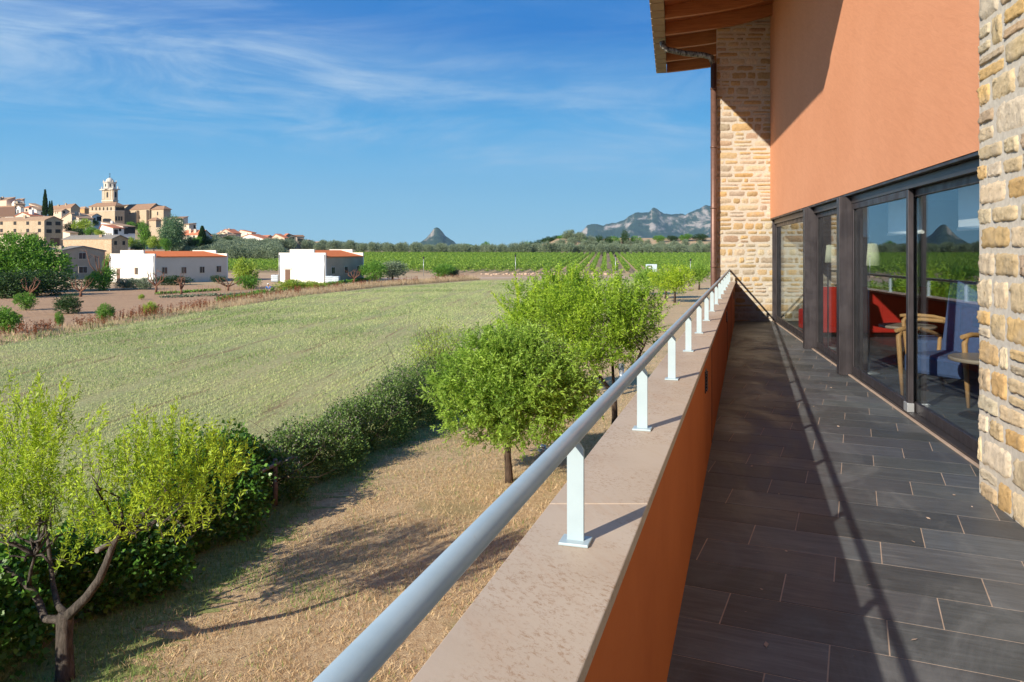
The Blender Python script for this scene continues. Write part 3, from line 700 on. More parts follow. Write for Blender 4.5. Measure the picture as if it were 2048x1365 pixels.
# furniture
def floor_lamp(px, Y, label, base_off=0.0):
    x = (px - 1024) * Y / F; o = thing('floor_lamp', label, 'floor lamp', (x, Y, FZ), 'floor lamps in the lounge')
    mb = MB(); mb.lathe([(0.13, 0.001), (0.13, 0.015), (0.02, 0.03)], (x, Y, FZ), 20); mb.build('base', M['galv'], o)
    mb = MB(); mb.tube([(x, Y, FZ + 0.02), (x, Y, FZ + 1.42)], 0.011, 10); mb.build('stand', M['galv'], o)
    mb = MB(); mb.lathe([(0.15, 1.28), (0.085, 1.54), (0.082, 1.54), (0.147, 1.285)], (x, Y, FZ), 28); mb.build('lamp_shade', M['shade'], o)
    return o
floor_lamp(1605, 16.75, 'floor lamp with pale pleated shade at the far end of the lounge')
floor_lamp(1656, 11.6, 'floor lamp with pale shade behind the narrow glass door between the steel posts')
floor_lamp(1738, 9.25, 'floor lamp with cream shade behind the middle glass door')
def coffee_table(x, Y, r, label):
    o = thing('coffee_table', label, 'table', (x, Y, FZ), 'round tables in the lounge')
    mb = MB(); mb.lathe([(r - .01, 0.49), (r, 0.495), (r, 0.52), (r - .006, 0.525)], (x, Y, FZ), 40); mb.build('tabletop', M['tabletop'], o)
    mb = MB(); mb.lathe([(0.035, 0.02), (0.035, 0.49)], (x, Y, FZ), 16); mb.build('leg', M['black'], o)
    mb = MB(); mb.lathe([(0.24, 0.001), (0.235, 0.012), (0.05, 0.025)], (x, Y, FZ), 30); mb.build('base', M['black'], o)
coffee_table(4.17, 6.8, 0.32, 'low round table in front of the blue armchair')
coffee_table(4.95, 9.75, 0.33, 'low round table farther in, beside the red seat')
def armchair(x, Y, yaw, label):
    o = thing('armchair', label, 'armchair', (x, Y, FZ))
    c, s = math.cos(yaw), math.sin(yaw)
    def T(p): return Vector((x + p[0] * c - p[1] * s, Y + p[0] * s + p[1] * c, FZ + p[2]))
    def tb(name, lo, hi, mat, lean=0.0, bev=0.02, par=o):
        mb = MB(); base = T(lo); ax = T((hi[0], lo[1], lo[2])) - base; ay = T((lo[0], hi[1], lo[2])) - base; az = T((lo[0], lo[1] + lean, hi[2])) - base
        mb.obox(base, ax, ay, az); return mb.build(name, mat, par, bevel=bev)
    tb('seat', (-0.30, -0.28, 0.25), (0.30, 0.32, 0.44), M['blue_fabric'], 0, 0.035)
    tb('backrest', (-0.30, 0.26, 0.22), (0.30, 0.40, 1.14), M['blue_fabric'], 0.20, 0.03)
    for sx in (-1, 1):
        X_ = sx * 0.335
        mb = MB(); mb.tube([T((X_, -0.34, 0.66)), T((X_, -0.20, 0.675)), T((X_, 0.02, 0.66)), T((X_, 0.24, 0.61)), T((X_, 0.40, 0.56))], [0.02, 0.024, 0.024, 0.022, 0.018], 10); mb.build('armrest', M['armwood'], o)
        mb = MB(); mb.tube([T((X_, -0.26, 0.66)), T((X_, -0.30, 0.6)), T((X_, -0.27, 0.3)), T((X_, -0.24, 0.0))], [0.019, 0.026, 0.023, 0.017], 8); mb.build('leg', M['armwood'], o)
        mb = MB(); mb.tube([T((X_, 0.36, 0.57)), T((X_, 0.33, 0.3)), T((X_, 0.42, 0.0))], [0.018, 0.024, 0.017], 8); mb.build('leg', M['armwood'], o)
    return o
armchair(4.28, 7.62, R(-62), 'blue upholstered armchair with curved beech arms, nearest the glass')
armchair(4.95, 9.1, R(-110), 'second blue armchair deeper in the lounge, partly hidden by the nearer one')
# red sofa standing across the lounge, its back to the camera
o = thing('sofa', 'bright red sofa with straight back seen through the glass doors', 'sofa', (6.1, 13.3, FZ))
mb = MB(); mb.box(5.12, 13.1, FZ + .07, 7.3, 13.28, FZ + .84); mb.build('backrest', M['room_red'], o, bevel=0.02)
mb = MB(); mb.box(5.12, 13.285, FZ + .07, 7.3, 13.95, FZ + .42); mb.build('seat', M['room_red'], o, bevel=0.03)
mb = MB(); mb.box(5.15, 13.13, FZ + .001, 7.27, 13.9, FZ + .066); mb.build('plinth', M['black'], o)
rg_ = random.Random(4); mb = MB()
for k in range(40):
    y = rg_.uniform(1.6, 9); x = rg_.uniform(-.1 + .303 * y, 1.75 + .2073 * y); a = rg_.uniform(0, 6.28); L = rg_.uniform(.006, .022); u = Vector((math.cos(a), math.sin(a), 0)) * L; v = Vector((-u.y, u.x, 0)) * .45; c_ = Vector((x, y, FZ + .003))
    mb.face([c_ - u, c_ - v + Vector((0, 0, .004)), c_ + u + Vector((0, 0, .003)), c_ + v])
tag(mb.build('floor_litter', M['grout']), kind='stuff')

# ================================================================== VEGETATION
def leaf_arrays(C, D, L, Wd, rg, droop=0.0, fold=True):
    """C base points (N,3), D directions, L length (N), Wd width (N) -> rhombic leaves with 4 vertices"""
    N = len(C); D = D / np.maximum(np.linalg.norm(D, axis=1, keepdims=True), 1e-6)
    r = rg.normal(size=(N, 3)); Sd = np.cross(D, r); Sd /= np.maximum(np.linalg.norm(Sd, axis=1, keepdims=True), 1e-6)
    Nn = np.cross(Sd, D)
    L = L[:, None]; Wd = Wd[:, None]
    mid = C + D * L * 0.45
    v = np.stack([C, mid - Sd * Wd * 0.5 + Nn * Wd * 0.15, C + D * L - np.array([0, 0, 1]) * L * droop, mid + Sd * Wd * 0.5 + Nn * Wd * 0.15], 1)
    f = np.arange(N * 4).reshape(N, 4)
    return v.reshape(-1, 3), f
def leafmesh(name, C, D, L, Wd, mat, rg, parent=None, origin=None, tint=None, droop=0.0, shared=False):
    v, f = leaf_arrays(C, D, L, Wd, rg, droop)
    if tint is None: tint = rg.random(len(C)) ** 1.1
    t = np.repeat(tint, 4); t3 = np.stack([t, t, t], 1)
    return np_mesh(name, v, f, mat, tint=t3, parent=parent, origin=origin, shared=shared)
def ball(rg, n, pw=1 / 3):
    d = rg.normal(size=(n, 3)); d /= np.linalg.norm(d, axis=1, keepdims=True); return d * (rg.random(n) ** pw)[:, None]

def shoot_crown(rg, lobes, nsh, slen, lstep, up=0.6, ncl=14, spread=0.34, out=0.5, shell=0.45, cone=0.5):
    """clustered shoots; returns leaf bases, leaf dirs, shoot index, shoot start/end"""
    vol = np.array([l[3] * l[4] * l[5] for l in lobes]); vol /= vol.sum()
    Cs, Ds = [], []; st, en = [], []
    for (cx, cy, cz, rx, ry, rz), w in zip(lobes, vol):
        k = max(3, int(ncl * w * len(lobes))); cc = ball(rg, k, shell)
        n = max(4, int(nsh * w)); who = rg.integers(0, k, n)
        p = cc[who] + rg.normal(size=(n, 3)) * spread * rg.uniform(0.6, 1.2, (k, 1))[who]
        q = np.linalg.norm(p, axis=1, keepdims=True); p = np.where(q > 1.08, p / q * 1.08, p)
        rad = np.array([rx, ry, rz]); s0 = np.array([cx, cy, cz]) + p * rad
        d = p * out + rg.normal(size=(n, 3)) * cone * 0.6; d[:, 2] += up; d /= np.linalg.norm(d, axis=1, keepdims=True)
        st.append(s0); en.append(d)
    st = np.concatenate(st); d = np.concatenate(en); n = len(st); ln = slen * rg.uniform(0.55, 1.35, n)
    m_ = np.maximum(3, (ln / lstep).astype(int)); idx = np.repeat(np.arange(n), m_)
    t = np.concatenate([np.linspace(0.05, 1, k) for k in m_])
    base = st[idx] + d[idx] * (ln[idx] * t)[:, None]
    side = rg.normal(size=(len(idx), 3)); side /= np.linalg.norm(side, axis=1, keepdims=True)
    ld = d[idx] * 0.75 + side * 0.8
    return base, ld, idx, st, st + d * ln[:, None]

def limb_path(rg, a, b, n=5, wob=0.12, sag=0.0):
    a, b = np.array(a, float), np.array(b, float); L = np.linalg.norm(b - a); pts = []
    for k in range(n + 1):
        t = k / n; p = a + (b - a) * t; p = p + rg.normal(size=3) * wob * L * 0.35 * math.sin(math.pi * min(t, .95)); p[2] += sag * L * math.sin(math.pi * t); pts.append(tuple(p))
    return pts
def big_tree(name, label, cat, base, trunk, forks, lobes, nsh, slen, lstep, lf, lw, leafm, barkm, seed, group=None, up=0.6, ncl=14, spread=0.34, nlimb=16, twigs=True, extra=None, out=0.5, shell=0.45, tintf=None, cone=0.5):
    rg = np.random.default_rng(seed); t = thing(name, label, cat, base, group); b = np.array(base, float)
    mb = MB(); tp = [tuple(b + np.array(p[:3])) for p in trunk]; mb.tube(tp, [p[3] for p in trunk], 12)
    for f in forks: mb.tube([tuple(b + np.array(p[:3])) for p in f], [p[3] for p in f], 9)
    mb.build('trunk', barkm, t)
    tips = [b + np.array(f[-1][:3]) for f in forks] or [b + np.array(trunk[-1][:3])]
    L = [(b[0] + l[0], b[1] + l[1], b[2] + l[2], l[3], l[4], l[5]) for l in lobes]
    C, D, idx, st, en = shoot_crown(rg, L, nsh, slen, lstep, up, ncl, spread, out, shell, cone)
    mb = MB(); tipr = forks[0][-1][3] if forks else trunk[-1][3]
    for k in range(nlimb):
        s_ = st[rg.integers(len(st))]; tip = min(tips, key=lambda q: np.linalg.norm(q - s_)); mb = MB()
        mb.tube(limb_path(rg, tip, s_, 5, 0.35), np.linspace(tipr * 0.75, 0.006, 6), 6); mb.build('limb', barkm, t)
    if twigs:
        N = len(st); w = 0.004; a = np.cross(en - st, rg.normal(size=(N, 3))); a /= np.maximum(np.linalg.norm(a, axis=1, keepdims=True), 1e-6)
        v = np.stack([st - a * w, en, st + a * w], 1).reshape(-1, 3); np_mesh('twigs', v, np.arange(3 * N).reshape(N, 3), barkm, parent=t)
    n = len(C); pat = np.sin(3.1 * st[:, 0] + 1.7 * st[:, 2] + seed) * np.sin(2.6 * st[:, 1] + 2.3 * st[:, 2]) ; tint = np.clip(0.5 + 0.25 * pat + 0.2 * rg.normal(size=len(st)), 0, 1)[idx] * 0.65 + 0.35 * rg.random(n)
    leafmesh('crown', C, D, lf * rg.uniform(0.65, 1.2, n), lw * rg.uniform(0.7, 1.2, n), leafm, rg, parent=t, tint=np.clip(tint, 0, 1), droop=0.12)
    return t

# --- near almond with a forked trunk, lower left
bx_, by_ = G(130, 1362)[:2]
def npx(px, py, d=0.0):                # point near that trunk, relative to its base
    p = P(px, py, by_ + d); return (p[0] - bx_, p[1] - by_, p[2])
def lobe(px, py, d, rx, ry, rz): q = npx(px, py, d); return (q[0], q[1], q[2], rx, ry, rz)
tr_pts = [(0, 0, -0.1, 0.115), (0.0, 0, 0.12, 0.10), (-0.02, 0.02, 0.45, 0.088), (0.0, 0, 0.74, 0.092), (0.01, 0, 0.80, 0.075)]
fk = [[(*npx(130, 1238, 0), .075), (*npx(172, 1196, -.1), .060), (*npx(198, 1160, -.2), .055), (*npx(213, 1126, -.2), .048), (*npx(228, 1085, -.2), .042), (*npx(246, 1062, -.1), .03)],
      [(*npx(128, 1240, 0), .065), (*npx(90, 1238, .1), .055), (*npx(78, 1205, .2), .050), (*npx(62, 1178, .2), .045), (*npx(30, 1155, .2), .038), (*npx(0, 1125, .3), .032), (*npx(-40, 1095, .3), .02)],
      [(*npx(128, 1225, 0), .05), (*npx(115, 1210, .3), .045), (*npx(106, 1170, .5), .036), (*npx(100, 1120, .6), .028), (*npx(92, 1050, .6), .018)],
      [(*npx(58, 1172, .2), .032), (*npx(62, 1140, .1), .022), (*npx(70, 1110, 0), .014)]]
fk = [[(a, b, c, r * .84) for a, b, c, r in f] for f in fk]
lobes_y = [lobe(75, 900, .3, .40, .5, .62), lobe(20, 1000, .3, .50, .6, .45), lobe(80, 1040, .2, .45, .55, .35), lobe(175, 1060, -.1, .42, .5, .22),
           lobe(245, 985, 0, .48, .6, .40), lobe(330, 945, 0, .50, .6, .42), lobe(410, 965, .3, .42, .5, .30), lobe(380, 1040, -.2, .42, .5, .24), lobe(300, 1050, -.1, .42, .5, .22), lobe(110, 1150, -.2, .22, .3, .14), lobe(-60, 900, .5, .45, .5, .6), lobe(455, 1010, .1, .25, .3, .16)]
yt = big_tree('almond_tree', 'bright yellow green almond tree with forked trunk in the lower left corner', 'tree', (bx_, by_, 0), tr_pts, fk, lobes_y, 820, 0.36, 0.015, 0.076, 0.018, M['lf_almond_y'], M['bark'], 11, up=1.1, ncl=44, spread=0.24, nlimb=34, out=0.35, cone=0.45, group='almond trees beside the terrace')
# upright whips above that crown
rg = np.random.default_rng(5)
def whips(parent, base, specs, leafm, barkm, lf, lw, step=0.012):
    Cs, Ds, mb = [], [], MB()
    for (a, b) in specs:
        a, b = np.array(a), np.array(b); L = np.linalg.norm(b - a); n = int(L / step); t = np.linspace(0, 1, n)[:, None]
        bow = np.array([rg.normal() * .06, rg.normal() * .06, 0]); p = a + (b - a) * t + bow * np.sin(math.pi * t) * L
        Cs.append(p + rg.normal(size=p.shape) * .012); d = (b - a) / L; sd_ = rg.normal(size=p.shape); sd_ /= np.linalg.norm(sd_, axis=1, keepdims=True); Ds.append(d * 0.9 + sd_ * (0.9 - 0.3 * t))
        mb.tube([tuple(q) for q in p[::max(1, n // 6)]], 0.006, 5)
    C, D = np.concatenate(Cs), np.concatenate(Ds); n = len(C)
    leafmesh('young_shoots', C, D, lf * rg.uniform(.6, 1.15, n), lw * rg.uniform(.7, 1.2, n), leafm, rg, parent=parent, tint=np.clip(rg.normal(.62, .2, n), 0, 1))
def wp(ax, ay, bx, by, d=0.0):
    return (P(ax, ay, by_ + d), P(bx, by, by_ + d + rg.uniform(-.1, .15)))
ws = [wp(62, 900, 76, 756), wp(70, 905, 50, 800, .2), wp(100, 900, 138, 770), wp(100, 930, 116, 860), wp(130, 900, 205, 812), wp(120, 880, 175, 830, .2), wp(30, 960, 45, 830, .2), wp(10, 980, 4, 880),
      wp(270, 940, 287, 818), wp(335, 930, 346, 812), wp(360, 930, 368, 840), wp(380, 935, 398, 846), wp(240, 960, 232, 885), wp(300, 940, 312, 860, .2), wp(410, 940, 424, 878), wp(430, 950, 462, 885), wp(180, 900, 186, 885, .2), wp(440, 960, 490, 935), wp(60, 940, 20, 860), wp(320, 920, 330, 850)]
ws += [(tuple(np.array(a) + rg.normal(size=3) * .05), tuple(np.array(b) + rg.normal(size=3) * .10)) for a, b in ws if rg.random() < 0.9]
whips(yt, None, ws, M['lf_almond_y'], M['bark'], 0.066, 0.0145, 0.007)

# --- dense round almond in the middle of the lawn
b2 = G(1018, 966)[:2]; k2 = b2[1] / F
def L2(px, py, d, r, rz=None): 
    p = P(px, py, b2[1] + d); return (p[0] - b2[0], p[1] - b2[1], p[2], r, r, rz or r)
tr2 = [(0, 0, -.1, .10), (0, 0, .15, .085), (-.03, 0, .6, .07), (-.02, 0, .95, .075)]
fk2 = [[(-.02, 0, .92, .06), (-.25, .1, 1.15, .045), (-.4, .2, 1.5, .035)], [(0, 0, .92, .06), (.22, -.1, 1.12, .045), (.45, -.1, 1.5, .035)], [(0, 0, .9, .05), (.05, .3, 1.3, .04), (0, .5, 1.8, .03)]]
lob2 = [L2(970, 775, 0, .80, .72), L2(1050, 765, 0, .90, .80), L2(1125, 790, .2, .65, .60), L2(950, 725, .2, .48, .42), L2(1005, 712, .1, .55, .42), L2(1075, 715, .3, .58, .45), L2(1030, 690, .2, .50, .36), L2(975, 700, .1, .42, .34), L2(900, 800, -.2, .42, .45), L2(1010, 820, -.5, .70, .38), L2(1110, 835, -.1, .55, .35), L2(1150, 740, .5, .35, .35), L2(940, 850, -.2, .5, .30), L2(1060, 860, -.3, .6, .28), L2(890, 770, .2, .40, .45), L2(1160, 800, .2, .42, .42), L2(1000, 860, .4, .6, .3)]
big_tree('almond_tree', 'dense round almond tree with short dark trunk on the dry lawn', 'tree', (b2[0], b2[1], 0), tr2, fk2, lob2, 4000, 0.27, 0.019, 0.105, 0.030, M['lf_almond'], M['bark_dark'], 21, up=0.5, ncl=75, spread=0.13, nlimb=26, out=0.75, shell=0.30, group='almond trees beside the terrace')
# --- two more almonds behind it, crowns touching
def alm(bx, by, label, spec, n, seed, h0=1.1, mat='lf_almond', lf=.09, tr=0.10):
    lb = []
    for (px, py, d, r, rz) in spec:
        p = P(px, py, by + d); lb.append((p[0] - bx, p[1] - by, p[2], r, r, rz))
    trk = [(0, 0, -.1, tr), (.02, 0, .5, tr * .8), (0, 0, h0, tr * .8)]
    fks = [[(0, 0, h0, tr * .6), (-.4, .1, h0 + .5, tr * .45), (-.8, .1, h0 + 1.2, tr * .3)], [(0, 0, h0, tr * .6), (.4, -.1, h0 + .5, tr * .45), (.7, -.2, h0 + 1.2, tr * .3)], [(0, 0, h0, tr * .5), (0, .3, h0 + .8, tr * .35), (0, .4, h0 + 1.5, tr * .2)]]
    return big_tree('almond_tree', label, 'tree', (bx, by, 0), trk, fks, lb, int(n * 1.5), .36, .024, lf * 1.2, lf * .33, M[mat], M['bark_dark'], seed, up=0.8, ncl=52, spread=.14, nlimb=26, out=.6, shell=.36, group='almond trees beside the terrace')
alm(2.75, 21.0, 'taller almond tree with open crown between the round tree and the handrail', [(1200, 660, 0, 1.05, .85), (1270, 650, .3, .75, .75), (1140, 640, 0, .8, .8), (1230, 600, .3, .75, .5), (1180, 720, -.3, .8, .5), (1265, 705, 0, .5, .45), (1110, 600, .3, .5, .45), (1300, 610, .5, .4, .4), (1210, 575, .2, .35, .35)], 1500, 31, mat='lf_almond_mid')
t3 = alm(1.25, 25.5, 'almond tree with long upright shoots behind the round almond tree', [(1070, 620, 0, 1.0, .8), (1130, 590, .3, .9, .7), (1040, 660, .2, .8, .7), (1110, 650, 0, 1, .8), (1160, 600, .3, .8, .6)], 1100, 32, lf=.10, mat='lf_almond_mid')
def wpq(ax, ay, bx, by, d): return (P(ax, ay, d), P(bx, by, d))
whips(t3, None, [wpq(1045, 650, 1030, 545, 25), wpq(1030, 640, 985, 586, 25), wpq(1040, 640, 1036, 570, 25), wpq(1130, 600, 1118, 540, 25), wpq(1150, 600, 1146, 540, 25), wpq(1180, 600, 1176, 545, 25), wpq(1060, 640, 1068, 580, 25), wpq(1045, 600, 1026, 560, 25), wpq(1100, 600, 1095, 556, 25)], M['lf_almond_y'], M['bark'], .10, .026, .008)
# --- farther almonds along the lawn
for i, (px, py, cw, top, mat, lab) in enumerate(((1349, 606, 42, 532, 'lf_almond_y', 'small yellow green almond with dark trunk beyond the big almonds, left of the drainpipe'),
        (1331, 598, 30, 548, 'lf_almond', 'almond tree just behind and left of the small yellow green almond'), (1296, 590, 30, 545, 'lf_almond', 'almond crown rising behind the tall almond below the white cabinet'),
        (1398, 580, 26, 530, 'lf_almond', 'rounded dark green almond nearest the foot of the drainpipe'))):
    q = G(px, py); d = q[1]; w = cw * d / F; zt = CAMZ - (top - HY) * d / F; zm = zt * .62
    big_tree('almond_tree', lab, 'tree', (q[0], d, 0), [(0, 0, -.1, .13), (.05, 0, .7, .1), (0, 0, 1.2, .1)], [[(0, 0, 1.1, .08), (-.5, 0, 1.9, .05)], [(0, 0, 1.1, .08), (.5, 0, 1.9, .05)]],
             [(-w * .4, 0, zm, w * .62, w * .6, zt * .30), (w * .4, 0, zm, w * .62, w * .6, zt * .28), (0, 0, zm + .35, w * .55, w * .6, zt * .30)], 900, .45, .05, .18, .07, M[mat], M['bark_dark'], 40 + i, ncl=16, nlimb=12, twigs=False, group='almond trees beside the terrace', out=.6, shell=.35)

# --- hedges along the field edge
def along(poly, t):
    seg = [(np.hypot(poly[i + 1][0] - poly[i][0], poly[i + 1][1] - poly[i][1])) for i in range(len(poly) - 1)]; tot = sum(seg); s_ = t * tot
    for i, L in enumerate(seg):
        if s_ <= L or i == len(seg) - 1: u = s_ / L; break
        s_ -= L
    return poly[i][0] + (poly[i + 1][0] - poly[i][0]) * u, poly[i][1] + (poly[i + 1][1] - poly[i][1]) * u
def hedge(name, label, cat, poly, hw, hfun, n, lf, lw, leafm, seed, tip=None, barkm='bark_dark', core=True):
    rg = np.random.default_rng(seed); o = thing(name, label, cat, (poly[0][0], poly[0][1], 0))
    t = rg.random(n); pc = np.array([along(poly, q) for q in np.linspace(0, 1, 200)]); c = pc[(t * 199).astype(int)] + rg.normal(size=(n, 2)) * .04
    H = hfun(t) * (0.86 + 0.22 * np.sin(t * 37 + 1) * np.sin(t * 91)) 
    a = rg.uniform(0, math.pi, n); r = rg.uniform(.62, 1.05, n) ** .6
    lump = 1 + .16 * np.sin(t * 120 + a * 3) + .10 * np.sin(t * 260 + a * 7)
    wd = hw * (0.8 + .3 * np.sin(t * 23 + 2)); 
    x = c[:, 0] + np.cos(a) * r * wd * lump; z = np.sin(a) ** .7 * r * H * lump; y = c[:, 1] + rg.normal(size=n) * .05
    C = np.stack([x, y, np.abs(z) + 0.02], 1); D = np.stack([np.cos(a) * 1.0, rg.normal(size=n) * .6, np.sin(a) * .7 + .1], 1) + rg.normal(size=(n, 3)) * .55
    leafmesh('foliage', C, D, lf * rg.uniform(.6, 1.25, n), lw * rg.uniform(.6, 1.25, n), leafm, rg, parent=o)
    if tip:
        m_, tm = tip; ii = rg.integers(0, n, m_); ii = ii[np.sin(a[ii]) > .45]; m2 = len(ii)
        Ct = C[ii] + np.stack([np.zeros(m2), np.zeros(m2), rg.uniform(0, .10, m2)], 1); Dt = rg.normal(size=(m2, 3)) * .5 + np.array([0, 0, .8])
        leafmesh('seed_heads', Ct, Dt, lf * rg.uniform(.6, 1.3, m2), lw * rg.uniform(.4, .8, m2), M['lf_pale'], rg, parent=o)
    mb = MB()
    for k in range(60):
        q = along(poly, rg.random()); hh = hfun(np.array([.5]))[0]; e = (q[0] + rg.normal() * hw * .8, q[1] + rg.normal() * .4, hh * rg.uniform(.7, 1.12)); mb.tube(limb_path(rg, (q[0], q[1], 0), e, 4, .3), [.014, .012, .009, .006, .004], 5); mb.build('stem', M[barkm], o); mb = MB()
    return o
hedge('ivy_hedge', 'dark leafy hedge with broad vine leaves under the yellow green almond', 'hedge', [(-6.95, 7.0), (-6.85, 9.3), (-6.05, 11), (-5.55, 13.6), (-5.2, 15.4)], .95, lambda t: 1.25 + .25 * np.sin(t * 9) + 0 * t, 42000, .085, .075, M['lf_ivy'], 51)
hedge('bramble_hedge', 'dark straggly hedge with greyish seed heads along the field edge', 'hedge', [(-5.0, 15.2), (-4.6, 17), (-3.9, 19.4), (-3.0, 22.2), (-2.4, 24.5)], .85, lambda t: .95 + .62 * t, 60000, .065, .038, M['lf_bramble'], 52, tip=(11000, 1))
hedge('feathery_shrub', 'thin olive green shrub rising behind the seeded hedge, left of the round almond', 'shrub', [(-2.9, 24.5), (-2.4, 26.0), (-2.0, 27)], .8, lambda t: 2.3 + 0 * t, 6500, .09, .022, M['lf_lime'], 53)
# old post and rail fence seen between the two hedges
o = thing('post_and_rail_fence', 'weathered grey wooden fence post and rails between the two hedges', 'fence', (-4.9, 14.6, 0))
mb = MB(); q = P(550, 922, 15.2); mb.tube([(q[0], 15.2, -.05), (q[0] + .01, 15.2, .4), (q[0], 15.2, .93)], [.05, .05, .045], 8); mb.build('post', M['oldwood'], o)
mb = MB(); mb.tube([P(520, 945, 14.3), P(550, 930, 15.15), P(586, 915, 16.0)], [.035, .04, .035], 8); mb.build('rail', M['oldwood'], o)
mb = MB(); mb.tube([(-5.6, 10.5, .95), (-5.45, 12, .9), (-5.3, 13.6, .85)], [.035, .04, .035], 8); mb.build('rail', M['oldwood'], o)

# --- grasses (uncountable): lawn blades, stubble tufts, weeds at the field margin
def blades(name, pts, h, w, mat, rg, lean=.5, kind='stuff', tint=None):
    n = len(pts); D = np.stack([rg.normal(size=n) * lean, rg.normal(size=n) * lean, np.ones(n)], 1); D /= np.linalg.norm(D, axis=1, keepdims=True)
    sd_ = np.stack([rg.normal(size=n), rg.normal(size=n), np.zeros(n)], 1); sd_ /= np.linalg.norm(sd_, axis=1, keepdims=True)
    b = np.array(pts); hh = (h * rg.uniform(.5, 1.3, n))[:, None]; ww = (w * rg.uniform(.6, 1.3, n))[:, None] * .5
    v = np.stack([b - sd_ * ww, b + sd_ * ww, b + D * hh], 1).reshape(-1, 3)
    t = rg.random(n) if tint is None else tint; t = np.repeat(t, 3)
    return tag(np_mesh(name, v, np.arange(3 * n).reshape(n, 3), mat, tint=np.stack([t, t, t], 1)), kind=kind)
rg = np.random.default_rng(77)
from mathutils import noise as mnoise
def nz(x, y, s, o=0.0): return np.array([mnoise.noise(Vector((a * s + o, b * s, o))) for a, b in zip(x, y)])
def hedge_x(y): return np.interp(y, [2, 9, 12.4, 15.3, 17.9, 21.7, 27, 50, 82, 112], [-5.75, -5.75, -5.7, -5.3, -4.6, -3.3, -2.2, 4, 13, 20])
def par_x(y): return np.where(y < 16.3, -0.508 + y * .303, 4.5 + (y - 16.3) * .5)
n = 170000; y = 6.5 + 30 * rg.random(n) ** 1.5; xl = hedge_x(y); xr = np.minimum(par_x(y), xl + 14); x = xl - .3 + (xr - xl + .3) * rg.random(n)
g = nz(x[:], y[:], .55, 3.0); dist = x - xl; green = (rg.random(n) < np.clip(1.15 - dist * .42 + g * 1.7, 0.08, .97)); bare = rg.random(n) < np.clip(.25 + nz(x, y, 1.3, 9.0) * 1.4, 0, .9)
pts = np.stack([x, y, np.full(n, .01)], 1)
blades('lawn_dry_grass', pts[~green & ~bare], .085, .010, M['lf_drygrass'], rg, .7)
gp = pts[green & ~(bare & (dist > 1.5))]; blades('lawn_green_grass', gp, .10, .011, M['lf_grass'], rg, .6)
# stubble in drilled rows across the field
n = 420000; y = 9 + 118 * rg.random(n) ** 2.0; 
fx0 = np.interp(y, [2, 41.2, 85.6, 128], [-40, -27.4, -23.4, -5.2]) ; fx0 = np.maximum(fx0, -0.68 * y - 1); xr = hedge_x(y) - .15
x = fx0 + (xr - fx0) * rg.random(n)
td = math.tan(R(4.6)); lane = (x - y * td) / .30; lane = np.round(lane) * .30 + rg.normal(size=n) * .055; x = np.where(rg.random(n) < .86, lane + y * td, x)
g = nz(x, y, .12, 5.0); keep = (x < xr) & (rg.random(n) < np.clip(.75 + nz(x - y * td, y * .08, .9, 2.0) * 1.5, .12, 1)); x, y, g = x[keep], y[keep], g[keep]
green = rg.random(len(x)) < np.clip(.22 + g * 1.0, .05, .8)
pts = np.stack([x, y, np.full(len(x), .012)], 1); sc = np.clip(y / 22, .75, 2.6)
blades('field_stubble', pts[~green], .085 * sc[~green] ** .35, .014 * sc[~green], M['lf_fieldgrass'], rg, .45)
blades('field_green_shoots', pts[green], .095 * sc[green] ** .35, .014 * sc[green], M['lf_grass'], rg, .5)
# margin weeds: dock stalks and pale grass
mp = np.array([G(px, py)[:2] for px, py in ((-420, 790), (0, 690), (300, 640), (600, 592), (760, 574), (960, 560))])
def margin(n, wlo, whi, t0=0, t1=1):
    t = t0 + (t1 - t0) * rg.random(n); p = np.array([along([tuple(q) for q in mp], a) for a in np.linspace(0, 1, 400)]); q = p[(t * 399).astype(int)] + rg.normal(size=(n, 2)) * .12
    d = rg.uniform(wlo, whi, n); return np.stack([q[:, 0] - d * .93, q[:, 1] + d * .36, np.full(n, .01)], 1), t
p, t = margin(52000, -.2, 3.2); k = rg.random(len(p)) < np.interp(t, [0, .25, .5, .75, 1], [.25, .35, .8, 1, .9])
blades('margin_dry_grass', p[k], np.interp(t[k], [0, .35, .6, 1], [.22, .40, .62, .8]), .035, M['lf_straw'], rg, .28)
p, t = margin(9000, .0, 2.6); cl_ = nz(p[:, 0], p[:, 1], .35, 1.0) > -.02; p, t = p[cl_], t[cl_]
blades('margin_green_weeds', p, .22, .06, M['lf_grass'], rg, .6)
# docks: many narrow seed spikes
p, t = margin(1500, .2, 2.6); cl_ = nz(p[:, 0], p[:, 1], .5, 4.0) > -.05; p, t = p[cl_], t[cl_]
m_ = 26; C = np.repeat(p, m_, 0); hh = np.repeat(rg.uniform(.45, 1.0, len(p)) * np.interp(t, [0, .5, 1], [.8, 1, 1.25]), m_); u = rg.uniform(.3, 1, len(C)); C = C + np.stack([rg.normal(size=len(C)) * .03, rg.normal(size=len(C)) * .03, hh * u], 1)
D = rg.normal(size=C.shape) * .6 + np.array([0, 0, .9]); n = len(C)
tag(leafmesh('dock_seed_stalks', C, D, .09 * rg.uniform(.6, 1.3, n), .045 * rg.uniform(.6, 1.2, n), M['lf_dock'], rg), kind='stuff')

